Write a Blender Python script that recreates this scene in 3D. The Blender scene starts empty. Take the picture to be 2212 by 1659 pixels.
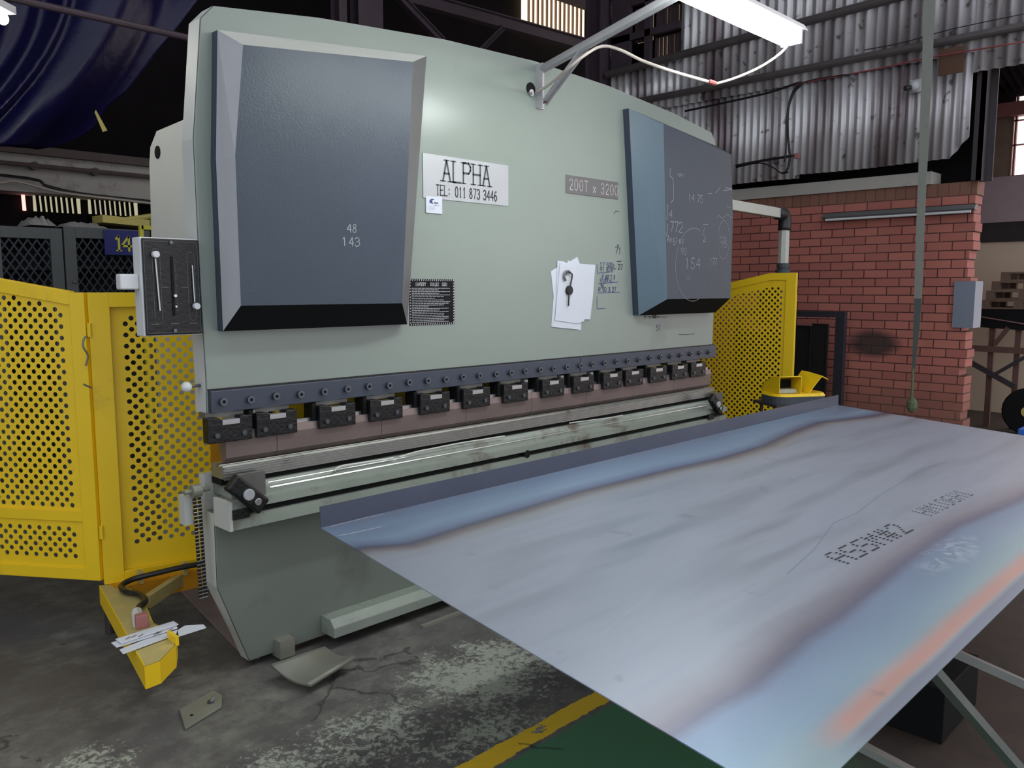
import bpy, bmesh, math, random
from mathutils import Vector, Matrix
random.seed(7)
S = bpy.context.scene
COL = S.collection
V = Vector

# ------------------------------------------------------------ camera
F = 1772.0; CX, CY = 1106.0, 829.5
PITCH = math.radians(6.6); YAW = math.radians(44.65); EYE = V((0, 0, 1.6))
cam_d = bpy.data.cameras.new('camera'); cam = bpy.data.objects.new('camera', cam_d); COL.objects.link(cam)
cam.location = EYE; cam.rotation_euler = (math.radians(90) - PITCH, 0, YAW - math.radians(90))
cam_d.sensor_width = 36; cam_d.lens = F / 2212 * 36; cam_d.clip_start = 0.05; cam_d.clip_end = 200
S.camera = cam
_h = V((math.cos(YAW), math.sin(YAW), 0)); _r = V((math.sin(YAW), -math.cos(YAW), 0)); _u = V((0, 0, 1))
_f = _h * math.cos(PITCH) - _u * math.sin(PITCH); _up = _h * math.sin(PITCH) + _u * math.cos(PITCH)
def at(x, y, ax, v):
    """measure: where the sight line of photo point (x, y) meets the world plane axis=v"""
    d = _f * F + _r * (x - CX) - _up * (y - CY)
    return EYE + d * ((v - EYE[ax]) / d[ax])
def onp(x, y, p0, n):
    d = _f * F + _r * (x - CX) - _up * (y - CY)
    return EYE + d * ((p0 - EYE).dot(n) / d.dot(n))

# ------------------------------------------------------------ light
W = bpy.data.worlds.new('world'); S.world = W; W.use_nodes = True
wn = W.node_tree.nodes; wl = W.node_tree.links
bg = wn['Background']
tc = wn.new('ShaderNodeTexCoord'); sx = wn.new('ShaderNodeSeparateXYZ'); rp = wn.new('ShaderNodeValToRGB')
wl.new(tc.outputs['Generated'], sx.inputs[0]); wl.new(sx.outputs['X'], rp.inputs[0])
rp.color_ramp.elements[0].position = 0.0; rp.color_ramp.elements[0].color = (0.74, 0.80, 0.88, 1)
rp.color_ramp.elements[1].position = 1.0; rp.color_ramp.elements[1].color = (1.0, 0.86, 0.82, 1)
wl.new(rp.outputs[0], bg.inputs[0]); bg.inputs[1].default_value = 1.35
S.view_settings.view_transform = 'Standard'; S.view_settings.look = 'None'
S.view_settings.exposure = 0.0; S.view_settings.gamma = 1.0; S.view_settings.use_curve_mapping = False
TUBE_E = 46.0      # fluorescent tube emission
TUBE2_E = 30.0

# ------------------------------------------------------------ materials
def mat(name, col, rough=.5, metal=0.0, noise=0.0, nscale=6.0, bump=0.0, bscale=60.0, emit=None, es=1.0, spec=.5,
        dirt=None, dscale=2.5, dthr=.58, coat=0.0):
    m = bpy.data.materials.new(name); m.use_nodes = True
    nt = m.node_tree; N = nt.nodes; L = nt.links; b = N['Principled BSDF']
    b.inputs['Base Color'].default_value = (*col, 1); b.inputs['Roughness'].default_value = rough
    b.inputs['Metallic'].default_value = metal; b.inputs['Specular IOR Level'].default_value = spec
    b.inputs['Coat Weight'].default_value = coat
    if emit:
        b.inputs['Emission Color'].default_value = (*emit, 1); b.inputs['Emission Strength'].default_value = es
    t = N.new('ShaderNodeTexCoord')
    cur = None
    if noise or dirt:
        n = N.new('ShaderNodeTexNoise'); n.inputs['Scale'].default_value = nscale; n.inputs['Detail'].default_value = 6
        L.new(t.outputs['Object'], n.inputs['Vector'])
        mx = N.new('ShaderNodeMixRGB'); mx.blend_type = 'MIX'
        L.new(n.outputs['Fac'], mx.inputs[0])
        mx.inputs[1].default_value = (*[max(0, c * (1 - noise)) for c in col], 1)
        mx.inputs[2].default_value = (*[min(1, c * (1 + noise)) for c in col], 1)
        cur = mx.outputs[0]
        if dirt:
            n2 = N.new('ShaderNodeTexNoise'); n2.inputs['Scale'].default_value = dscale; n2.inputs['Detail'].default_value = 8
            n2.inputs['Roughness'].default_value = .65
            L.new(t.outputs['Object'], n2.inputs['Vector'])
            r2 = N.new('ShaderNodeValToRGB'); r2.color_ramp.elements[0].position = dthr; r2.color_ramp.elements[1].position = min(1, dthr + .15)
            L.new(n2.outputs['Fac'], r2.inputs[0])
            m2 = N.new('ShaderNodeMixRGB'); L.new(r2.outputs[0], m2.inputs[0]); L.new(cur, m2.inputs[1]); m2.inputs[2].default_value = (*dirt, 1)
            cur = m2.outputs[0]
        L.new(cur, b.inputs['Base Color'])
    if bump:
        n3 = N.new('ShaderNodeTexNoise'); n3.inputs['Scale'].default_value = bscale; n3.inputs['Detail'].default_value = 3
        L.new(t.outputs['Object'], n3.inputs['Vector'])
        bp = N.new('ShaderNodeBump'); bp.inputs['Strength'].default_value = bump; bp.inputs['Distance'].default_value = .01
        L.new(n3.outputs['Fac'], bp.inputs['Height']); L.new(bp.outputs[0], b.inputs['Normal'])
    return m

M = {}
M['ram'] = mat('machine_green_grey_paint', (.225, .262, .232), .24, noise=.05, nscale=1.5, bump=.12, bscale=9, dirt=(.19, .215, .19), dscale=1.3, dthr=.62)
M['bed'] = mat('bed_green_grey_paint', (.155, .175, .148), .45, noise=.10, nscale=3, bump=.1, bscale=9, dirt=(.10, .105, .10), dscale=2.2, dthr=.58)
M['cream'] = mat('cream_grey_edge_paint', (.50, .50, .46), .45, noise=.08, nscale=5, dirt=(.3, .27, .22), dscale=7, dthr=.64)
M['frame'] = mat('side_frame_pale_paint', (.52, .53, .52), .5, noise=.04, nscale=3)
M['slate'] = mat('slate_blue_textured_paint', (.042, .057, .080), .36, noise=.10, nscale=5, bump=.10, bscale=110, spec=.32)
M['slate_lit'] = mat('slate_lit_side_paint', (.42, .42, .44), .5, noise=.05)  # lamp light on the left cover's outer side, put into a pale colour
M['slate_mid'] = mat('blue_grey_flange_paint', (.085, .125, .16), .40, noise=.08, bump=.08, bscale=110)
M['bluebar'] = mat('dark_blue_bar_paint', (.036, .046, .070), .38, noise=.15, nscale=8)
M['bolt'] = mat('bolt_steel', (.13, .14, .16), .3, .8)
M['black'] = mat('black_oxide_steel', (.008, .008, .009), .4, .2, noise=.4, nscale=25, bump=.3, bscale=60)
M['blackmat'] = mat('matt_black', (.006, .006, .007), .7, spec=.2)
M['punch'] = mat('worn_tool_steel', (.20, .155, .145), .38, .45, noise=.25, nscale=9, dirt=(.09, .06, .05), dscale=5, dthr=.60)
M['die'] = mat('ground_die_steel', (.34, .35, .32), .28, .75, noise=.25, nscale=14, dirt=(.12, .11, .09), dscale=6, dthr=.6)
M['diedark'] = mat('die_body_steel', (.15, .15, .14), .42, .5, noise=.3, nscale=10)
M['rail'] = mat('pale_green_rail_paint', (.25, .28, .24), .42, noise=.2, nscale=6, dirt=(.11, .085, .06), dscale=5, dthr=.54)
M['yellow'] = mat('guard_yellow_paint', (.84, .55, .008), .42, noise=.10, nscale=3, dirt=(.55, .34, .02), dscale=2.5, dthr=.60)
M['yellow_dusty'] = mat('dusty_yellow_paint', (.44, .36, .14), .6, noise=.2, nscale=9, dirt=(.72, .48, .03), dscale=9, dthr=.55)
M['orange'] = mat('orange_guard_paint', (.62, .27, .01), .45, noise=.1)
M['white'] = mat('white_paint', (.62, .63, .64), .45, noise=.05)
M['paper'] = mat('white_paper', (.60, .62, .68), .75, noise=.04, nscale=14)
M['ink'] = mat('black_ink', (.015, .015, .018), .6)
M['inkblue'] = mat('blue_ink', (.03, .05, .18), .6)
M['chalk'] = mat('white_chalk', (.42, .43, .46), .9)
M['plate'] = mat('brushed_nameplate_aluminium', (.42, .43, .45), .38, .3, noise=.06)
M['plate2'] = mat('dull_nameplate_steel', (.15, .145, .148), .5, .3, noise=.06)
M['chrome'] = mat('bright_steel', (.55, .56, .56), .25, .9)
M['lampmetal'] = mat('lamp_bracket_grey_paint', (.46, .44, .46), .4, .2, noise=.15, nscale=12)
M['lampwhite'] = mat('lamp_white_enamel', (.7, .7, .7), .4)
M['tube'] = mat('lit_fluorescent_tube', (1, 1, 1), .5, emit=(.92, 1.0, .97), es=TUBE_E)
M['tube2'] = mat('lit_ceiling_tube', (1, 1, 1), .5, emit=(1.0, .98, .80), es=TUBE2_E)
M['cable'] = mat('cream_cable_sheath', (.55, .47, .42), .5)
M['cableblack'] = mat('black_cable_sheath', (.012, .011, .012), .5)
M['cablered'] = mat('dull_red_cable', (.25, .05, .05), .6)
M['hose'] = mat('grey_corrugated_hose', (.10, .11, .09), .6)
M['hoseblack'] = mat('black_hose', (.012, .012, .012), .4)
M['pinkbox'] = mat('faded_red_plastic', (.38, .15, .14), .6, noise=.1)
M['tarp'] = mat('blue_tarpaulin', (.006, .005, .042), .33, noise=.3, nscale=2, bump=.35, bscale=14, spec=.32)
M['tape'] = mat('torn_yellow_tape', (.5, .42, .12), .6)
M['darksteel'] = mat('old_dark_steel', (.045, .036, .04), .6, .2, noise=.3, nscale=5)
M['purplesteel'] = mat('aged_roof_steel', (.075, .052, .065), .6, .2, noise=.3, nscale=5)
M['pipe'] = mat('aged_pipe_steel', (.12, .10, .10), .5, .3, noise=.3, nscale=8)
M['concrete'] = mat('pale_concrete', (.42, .39, .35), .8, noise=.2, nscale=3, dirt=(.22, .18, .16), dscale=4, dthr=.58)
M['brownstrip'] = mat('brown_timber_strip', (.10, .07, .065), .7, noise=.2)
M['dark'] = mat('dark_wall', (.010, .008, .009), .95, noise=.4, nscale=2, spec=.1)  # near-black tone, mottled by noise
M['ceil'] = mat('dark_roof_sheet', (.006, .005, .0065), .95, noise=.4, nscale=2, spec=.1)  # near-black tone with the same mottling
M['locker'] = mat('charcoal_locker_paint', (.08, .088, .09), .55, noise=.15)
M['lockerin'] = mat('locker_interior', (.012, .012, .012), .9)
M['signblue'] = mat('blue_sign_paint', (.012, .018, .14), .5)
M['signyel'] = mat('yellow_sign_paint', (.55, .52, .05), .5)
M['plastic'] = mat('crumpled_clear_plastic', (.35, .34, .33), .4, bump=.5, bscale=30)
M['glow'] = mat('louvre_daylight', (.3, .3, .2), .6, emit=(.80, .74, .50), es=.55)
M['glowpink'] = mat('gap_daylight', (.3, .2, .2), .6, emit=(1.0, .42, .36), es=2.0)
M['glowwarm'] = mat('skylight_daylight', (.3, .3, .2), .6, emit=(1.0, .80, .48), es=2.6)
M['glowroom'] = mat('window_daylight', (.3, .3, .3), .6, emit=(1.0, .80, .80), es=2.6)
M['transl'] = mat('daylit_translucent_sheet', (.30, .25, .18), .6, emit=(.75, .55, .34), es=.35)
M['cctv'] = mat('white_camera_plastic', (.55, .55, .56), .35)
M['brown'] = mat('brown_painted_plate', (.10, .045, .025), .7)
M['strapm'] = mat('grey_webbing', (.26, .27, .235), .7, noise=.1, nscale=20)
M['strapdark'] = mat('dark_webbing', (.09, .11, .10), .7)
M['beige'] = mat('beige_plaster', (.66, .52, .38), .85, noise=.12, nscale=3, dirt=(.4, .3, .25), dscale=2, dthr=.62)
M['mauve'] = mat('stained_mauve_plaster', (.38, .29, .30), .85, noise=.2, nscale=4)
M['sooty'] = mat('black_stained_plaster', (.035, .027, .03), .85, noise=.5, nscale=6)
M['redsteel'] = mat('red_oxide_steel', (.20, .075, .065), .6, noise=.2)
M['wood'] = mat('old_pallet_wood', (.17, .11, .08), .8, noise=.3, nscale=8)
M['rust'] = mat('rusty_angle_steel', (.13, .07, .055), .6, .2, noise=.3)
M['rack'] = mat('dark_frame_steel', (.05, .052, .07), .4, .5, noise=.2)
M['rackblk'] = mat('black_frame_sheet', (.014, .015, .016), .5, .3, noise=.3)
M['rubber'] = mat('dark_rubber', (.05, .06, .07), .6)
M['pedalin'] = mat('pedal_tread', (.40, .38, .28), .5, noise=.2, nscale=20)
M['greysteel'] = mat('greenish_steel_plate', (.24, .24, .195), .5, .3, noise=.2, nscale=8)
M['mat'] = mat('brown_rubber_mat', (.22, .17, .165), .75, noise=.15, nscale=8)
M['anglegrey'] = mat('grey_painted_angle', (.20, .20, .19), .5, .2, noise=.2)
M['bluegrey'] = mat('blue_grey_sheet_steel', (.24, .27, .34), .45, .4, noise=.08, dirt=(.2, .1, .08), dscale=9, dthr=.68)
M['armwhite'] = mat('cream_arm_paint', (.50, .50, .44), .4, noise=.05)
M['armblack'] = mat('black_joint_plastic', (.018, .018, .02), .4)
M['olive'] = mat('olive_wrap', (.12, .15, .08), .8, noise=.4, nscale=30)
M['bluecloth'] = mat('bright_blue_plastic', (.02, .12, .5), .6)

def node_helpers(m):
    nt = m.node_tree; return nt.nodes, nt.links, nt.nodes['Principled BSDF']
def math_node(N, L, op, a, b=None, c=None):
    n = N.new('ShaderNodeMath'); n.operation = op
    for i, v in enumerate((a, b, c)):
        if v is None: continue
        if isinstance(v, (int, float)): n.inputs[i].default_value = v
        else: L.new(v, n.inputs[i])
    return n.outputs[0]
def ramp(N, L, src, stops, interp='LINEAR'):
    r = N.new('ShaderNodeValToRGB'); cr = r.color_ramp; cr.interpolation = interp
    while len(cr.elements) > 1: cr.elements.remove(cr.elements[-1])
    cr.elements[0].position = stops[0][0]; cr.elements[0].color = (*stops[0][1], 1)
    for p, c in stops[1:]:
        e = cr.elements.new(p); e.color = (*c, 1)
    L.new(src, r.inputs[0]); return r.outputs[0]
def g(v): return (v, v, v)
def mixc(N, L, fac, a, b):
    n = N.new('ShaderNodeMixRGB')
    for i, v in ((0, fac), (1, a), (2, b)):
        if isinstance(v, tuple): n.inputs[i].default_value = (*v, 1)
        elif isinstance(v, (int, float)): n.inputs[i].default_value = v
        else: L.new(v, n.inputs[i])
    return n.outputs[0]

# floor: grey concrete, pale peeling paint patches, a yellow line and a green painted bay
def floor_mat():
    m = bpy.data.materials.new('worn_painted_concrete'); m.use_nodes = True
    N, L, b = node_helpers(m)
    t = N.new('ShaderNodeTexCoord'); s = N.new('ShaderNodeSeparateXYZ'); L.new(t.outputs['Object'], s.inputs[0])
    x, y = s.outputs['X'], s.outputs['Y']
    def noise(sc, det=8, rough=.6, dist=0):
        n = N.new('ShaderNodeTexNoise'); n.inputs['Scale'].default_value = sc; n.inputs['Detail'].default_value = det
        n.inputs['Roughness'].default_value = rough; n.inputs['Distortion'].default_value = dist
        L.new(t.outputs['Object'], n.inputs['Vector']); return n.outputs['Fac']
    n1 = noise(1.7); n2 = noise(9, 10, .7); n3 = noise(34, 10, .8, .5); n4 = noise(4.5, 6, .6, .4)
    base = ramp(N, L, n1, [(.3, (.075, .066, .070)), (.48, (.125, .12, .108)), (.55, (.17, .165, .14)), (.7, (.20, .195, .165))])
    base = mixc(N, L, ramp(N, L, n2, [(.42, g(.75)), (.62, g(0))]), base, (.075, .068, .068))
    def blob(cx, cy, rx, ry):
        dx = math_node(N, L, 'DIVIDE', math_node(N, L, 'SUBTRACT', x, cx), rx)
        dy = math_node(N, L, 'DIVIDE', math_node(N, L, 'SUBTRACT', y, cy), ry)
        d = math_node(N, L, 'ADD', math_node(N, L, 'MULTIPLY', dx, dx), math_node(N, L, 'MULTIPLY', dy, dy))
        return math_node(N, L, 'MAXIMUM', math_node(N, L, 'SUBTRACT', 1, d), 0)
    bl = blob(2.25, 2.38, .50, .42)
    for a in ((1.62, 2.35, .5, .28), (1.25, 2.35, .32, .25), (1.95, 2.05, .45, .2), (.85, 2.85, .22, .2), (.6, 2.4, .4, .3)):
        bl = math_node(N, L, 'MAXIMUM', bl, math_node(N, L, 'MULTIPLY', blob(*a), .82))
    fac = math_node(N, L, 'ADD', math_node(N, L, 'MULTIPLY', bl, .22), math_node(N, L, 'MULTIPLY', n3, .95))
    fac = math_node(N, L, 'ADD', fac, math_node(N, L, 'MULTIPLY', n4, .32))
    pm = ramp(N, L, fac, [(.765, g(0)), (.80, g(.4)), (.83, g(1))])
    col = mixc(N, L, pm, base, (.36, .38, .31))
    # green bay
    wob = math_node(N, L, 'MULTIPLY', math_node(N, L, 'SUBTRACT', n2, .5), .05)
    yy = math_node(N, L, 'ADD', y, wob)
    gm = math_node(N, L, 'MULTIPLY', math_node(N, L, 'LESS_THAN', yy, 1.85), ramp(N, L, math_node(N, L, 'ADD', n4, math_node(N, L, 'MULTIPLY', n3, .25)), [(.42, g(0)), (.52, g(1))]))
    gx = ramp(N, L, math_node(N, L, 'MULTIPLY', x, .2), [(.30, g(0)), (.36, g(1)), (.50, g(1)), (.56, g(0))])
    bx_ = ramp(N, L, math_node(N, L, 'MULTIPLY', x, .2), [(.52, g(0)), (.60, g(1))])
    col = mixc(N, L, bx_, col, mixc(N, L, n4, (.02, .016, .014), (.10, .062, .045)))
    gm = math_node(N, L, 'MULTIPLY', gm, gx)
    col = mixc(N, L, gm, col, (.055, .18, .085))
    # yellow line
    ym = math_node(N, L, 'MULTIPLY', math_node(N, L, 'LESS_THAN', yy, 1.957), math_node(N, L, 'GREATER_THAN', yy, 1.872))
    ym = math_node(N, L, 'MULTIPLY', ym, math_node(N, L, 'LESS_THAN', n3, .66))
    ym = math_node(N, L, 'MULTIPLY', ym, math_node(N, L, 'LESS_THAN', n4, .60))
    ym = math_node(N, L, 'MULTIPLY', ym, math_node(N, L, 'GREATER_THAN', x, 1.7))
    col = mixc(N, L, ym, col, (.78, .50, .015))
    # hairline cracks
    vo = N.new('ShaderNodeTexVoronoi'); vo.feature = 'DISTANCE_TO_EDGE'; vo.inputs['Scale'].default_value = 1.1
    dv = N.new('ShaderNodeVectorMath'); dv.operation = 'ADD'
    nn = N.new('ShaderNodeTexNoise'); nn.inputs['Scale'].default_value = 5; nn.inputs['Detail'].default_value = 8
    L.new(t.outputs['Object'], nn.inputs['Vector'])
    vs = N.new('ShaderNodeVectorMath'); vs.operation = 'SCALE'; vs.inputs['Scale'].default_value = .25
    L.new(nn.outputs['Color'], vs.inputs[0]); L.new(t.outputs['Object'], dv.inputs[0]); L.new(vs.outputs[0], dv.inputs[1])
    L.new(dv.outputs[0], vo.inputs['Vector'])
    cr = ramp(N, L, vo.outputs['Distance'], [(0, g(1)), (.006, g(.6)), (.011, g(0))])
    cr = math_node(N, L, 'MULTIPLY', cr, math_node(N, L, 'GREATER_THAN', n1, .56))
    col = mixc(N, L, math_node(N, L, 'MULTIPLY', cr, .75), col, (.012, .011, .011))
    L.new(col, b.inputs['Base Color']); b.inputs['Roughness'].default_value = .68
    bp = N.new('ShaderNodeBump'); bp.inputs['Strength'].default_value = .35; bp.inputs['Distance'].default_value = .01
    L.new(math_node(N, L, 'ADD', n2, math_node(N, L, 'MULTIPLY', pm, .4)), bp.inputs['Height']); L.new(bp.outputs[0], b.inputs['Normal'])
    return m
M['floor'] = floor_mat()

def brick_mat(name, w, h, offset=.5):
    m = bpy.data.materials.new(name); m.use_nodes = True
    N, L, b = node_helpers(m)
    t = N.new('ShaderNodeTexCoord'); s = N.new('ShaderNodeSeparateXYZ'); L.new(t.outputs['Object'], s.inputs[0])
    c = N.new('ShaderNodeCombineXYZ'); L.new(s.outputs['Y'], c.inputs[0]); L.new(s.outputs['Z'], c.inputs[1])
    br = N.new('ShaderNodeTexBrick'); L.new(c.outputs[0], br.inputs['Vector'])
    br.inputs['Scale'].default_value = 1; br.inputs['Brick Width'].default_value = w; br.inputs['Row Height'].default_value = h
    br.inputs['Mortar Size'].default_value = .005; br.inputs['Mortar Smooth'].default_value = .15; br.offset = offset
    br.inputs['Color1'].default_value = (.50, .165, .125, 1); br.inputs['Color2'].default_value = (.38, .12, .095, 1)
    br.inputs['Mortar'].default_value = (.06, .02, .018, 1)
    n = N.new('ShaderNodeTexNoise'); n.inputs['Scale'].default_value = 1.6; n.inputs['Detail'].default_value = 7; L.new(t.outputs['Object'], n.inputs['Vector'])
    f = ramp(N, L, n.outputs['Fac'], [(.60, g(0)), (.70, g(.85))])
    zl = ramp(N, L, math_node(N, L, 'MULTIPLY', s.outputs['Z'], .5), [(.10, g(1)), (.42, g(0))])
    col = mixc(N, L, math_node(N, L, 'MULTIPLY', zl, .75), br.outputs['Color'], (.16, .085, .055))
    # darker patch beside the frame rack
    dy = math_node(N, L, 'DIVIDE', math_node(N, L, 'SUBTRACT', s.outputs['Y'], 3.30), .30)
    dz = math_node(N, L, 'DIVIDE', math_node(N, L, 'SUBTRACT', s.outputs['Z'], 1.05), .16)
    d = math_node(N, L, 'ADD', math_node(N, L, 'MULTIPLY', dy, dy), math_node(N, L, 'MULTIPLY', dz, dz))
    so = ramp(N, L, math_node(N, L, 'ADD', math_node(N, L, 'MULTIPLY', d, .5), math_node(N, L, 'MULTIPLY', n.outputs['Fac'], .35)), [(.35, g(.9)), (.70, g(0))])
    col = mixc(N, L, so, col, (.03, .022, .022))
    col = mixc(N, L, math_node(N, L, 'MULTIPLY', f, .35), col, (.40, .16, .12))
    L.new(col, b.inputs['Base Color']); b.inputs['Roughness'].default_value = .75
    bp = N.new('ShaderNodeBump'); bp.inputs['Strength'].default_value = .6; bp.inputs['Distance'].default_value = .01; bp.invert = True
    L.new(br.outputs['Fac'], bp.inputs['Height']); L.new(bp.outputs[0], b.inputs['Normal'])
    return m
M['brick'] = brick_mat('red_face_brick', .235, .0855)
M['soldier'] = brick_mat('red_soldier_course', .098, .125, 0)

def galv_mat():
    m = bpy.data.materials.new('weathered_galvanised_sheet'); m.use_nodes = True
    N, L, b = node_helpers(m)
    t = N.new('ShaderNodeTexCoord'); n = N.new('ShaderNodeTexNoise'); n.inputs['Scale'].default_value = 1.2; n.inputs['Detail'].default_value = 8
    mp = N.new('ShaderNodeMapping'); mp.inputs['Scale'].default_value = (1, 3, .35); L.new(t.outputs['Object'], mp.inputs[0]); L.new(mp.outputs[0], n.inputs['Vector'])
    col = ramp(N, L, n.outputs['Fac'], [(.30, (.20, .15, .16)), (.48, (.50, .46, .47)), (.62, (.78, .75, .77)), (.8, (.30, .24, .22))])
    n2 = N.new('ShaderNodeTexNoise'); n2.inputs['Scale'].default_value = 9; n2.inputs['Detail'].default_value = 8; L.new(t.outputs['Object'], n2.inputs['Vector'])
    col = mixc(N, L, ramp(N, L, n2.outputs['Fac'], [(.62, g(0)), (.70, g(.8))]), col, (.09, .06, .055))
    L.new(col, b.inputs['Base Color']); b.inputs['Metallic'].default_value = .35; b.inputs['Roughness'].default_value = .42
    return m
M['galv'] = galv_mat()

def sheet_mat():
    """hot-rolled plate: blue-grey mill scale with heat-tint bands along both long edges; object x = along, y = -t"""
    m = bpy.data.materials.new('hot_rolled_mill_scale'); m.use_nodes = True
    N, L, b = node_helpers(m)
    t = N.new('ShaderNodeTexCoord'); s = N.new('ShaderNodeSeparateXYZ'); L.new(t.outputs['Object'], s.inputs[0])
    sx = s.outputs['X']; tt = math_node(N, L, 'MULTIPLY', s.outputs['Y'], -1)
    def noise(sc, v=(1, 1, 1), det=6, dist=0.0):
        n = N.new('ShaderNodeTexNoise'); n.inputs['Scale'].default_value = sc; n.inputs['Detail'].default_value = det; n.inputs['Distortion'].default_value = dist
        mp = N.new('ShaderNodeMapping'); mp.inputs['Scale'].default_value = v
        L.new(t.outputs['Object'], mp.inputs[0]); L.new(mp.outputs[0], n.inputs['Vector']); return n.outputs['Fac']
    nw = noise(1.4, (1, .6, 1)); ns = noise(3.0, (.35, 3.0, 1)); nf = noise(24)
    xn = math_node(N, L, 'DIVIDE', sx, 3.83)
    up = ramp(N, L, xn, [(0, g(.24)), (.03, g(.30)), (.09, g(.284)), (.25, g(.258)), (.40, g(.280)), (.49, g(.310)), (.60, g(.300)), (.68, g(.25)), (.74, g(.22)), (.82, g(.20)), (.93, g(.30)), (1, g(.33))])
    # per-channel identical ramp used as a curve
    e = math_node(N, L, 'SUBTRACT', tt, up)
    e = math_node(N, L, 'ADD', e, math_node(N, L, 'MULTIPLY', math_node(N, L, 'SUBTRACT', nf, .5), .012))
    ue = math_node(N, L, 'ADD', math_node(N, L, 'MULTIPLY', e, .5), .5)
    grey = ramp(N, L, ns, [(.30, (.285, .315, .375)), (.5, (.335, .365, .43)), (.7, (.315, .33, .40))])
    topc = ramp(N, L, ue, [(.30, (.155, .17, .235)), (.40, (.20, .265, .37)), (.455, (.235, .315, .43)), (.485, (.16, .20, .30)), (.497, (.10, .10, .155)), (.508, (.19, .165, .17)), (.53, (.30, .295, .315))])
    fm = ramp(N, L, ue, [(.515, g(0)), (.56, g(1))])
    col = mixc(N, L, fm, topc, grey)
    lo = ramp(N, L, xn, [(0, g(.698)), (.03, g(.7045)), (.11, g(.6905)), (.155, g(.6925)), (.30, g(.6755)), (.43, g(.6715)), (.56, g(.6965)), (.75, g(.72)), (1, g(.74))])
    e2 = math_node(N, L, 'SUBTRACT', math_node(N, L, 'MULTIPLY', tt, .5), lo)
    e2 = math_node(N, L, 'ADD', e2, math_node(N, L, 'MULTIPLY', math_node(N, L, 'SUBTRACT', nf, .5), .006))
    ue2 = math_node(N, L, 'ADD', math_node(N, L, 'MULTIPLY', e2, 3.0), .3)
    lowc = ramp(N, L, ue2, [(.10, (.30, .30, .34)), (.24, (.24, .225, .265)), (.30, (.16, .16, .225)), (.35, (.21, .27, .38)), (.50, (.25, .345, .44)), (.60, (.31, .41, .45))])
    fm2 = ramp(N, L, ue2, [(.10, g(0)), (.26, g(1))])
    col = mixc(N, L, fm2, col, lowc)
    et = math_node(N, L, 'SUBTRACT', tt, ramp(N, L, xn, [(0, g(.1)), (1, g(.1))]))
    eo = math_node(N, L, 'ADD', tt, math_node(N, L, 'MULTIPLY', math_node(N, L, 'SUBTRACT', nw, .5), .03))
    eo = math_node(N, L, 'SUBTRACT', eo, 1.0)
    oc = ramp(N, L, eo, [(.555, g(0)), (.590, g(.7)), (.608, g(.7)), (.622, g(0))])
    ox = ramp(N, L, xn, [(.0, g(0)), (.035, g(1)), (.45, g(1)), (.6, g(.3))])
    col = mixc(N, L, math_node(N, L, 'MULTIPLY', oc, ox), col, (.62, .29, .22))
    col = mixc(N, L, math_node(N, L, 'MULTIPLY', ramp(N, L, eo, [(.614, g(0)), (.628, g(.8)), (.65, g(.6))]), ox), col, (.21, .205, .28))
    # dusty scuffs and palm prints
    sc = noise(16, (1, 1, 1), 8, 1.5)
    dx = math_node(N, L, 'DIVIDE', math_node(N, L, 'SUBTRACT', sx, 1.33), .28); dy = math_node(N, L, 'DIVIDE', math_node(N, L, 'SUBTRACT', tt, 1.42), .07)
    dd = math_node(N, L, 'SUBTRACT', 1, math_node(N, L, 'ADD', math_node(N, L, 'MULTIPLY', dx, dx), math_node(N, L, 'MULTIPLY', dy, dy)))
    dd = math_node(N, L, 'MULTIPLY', math_node(N, L, 'MAXIMUM', dd, 0), ramp(N, L, sc, [(.48, g(0)), (.60, g(1))]))
    col = mixc(N, L, math_node(N, L, 'MULTIPLY', dd, .6), col, (.50, .58, .64))
    sp = noise(5.5, (1, 1, 1), 8)
    col = mixc(N, L, ramp(N, L, sp, [(.66, g(0)), (.72, g(.5))]), col, (.20, .22, .27))
    L.new(col, b.inputs['Base Color']); b.inputs['Metallic'].default_value = .45
    rr = ramp(N, L, ns, [(.3, g(.34)), (.7, g(.46))]); L.new(rr, b.inputs['Roughness'])
    return m
M['sheet'] = sheet_mat()

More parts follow.
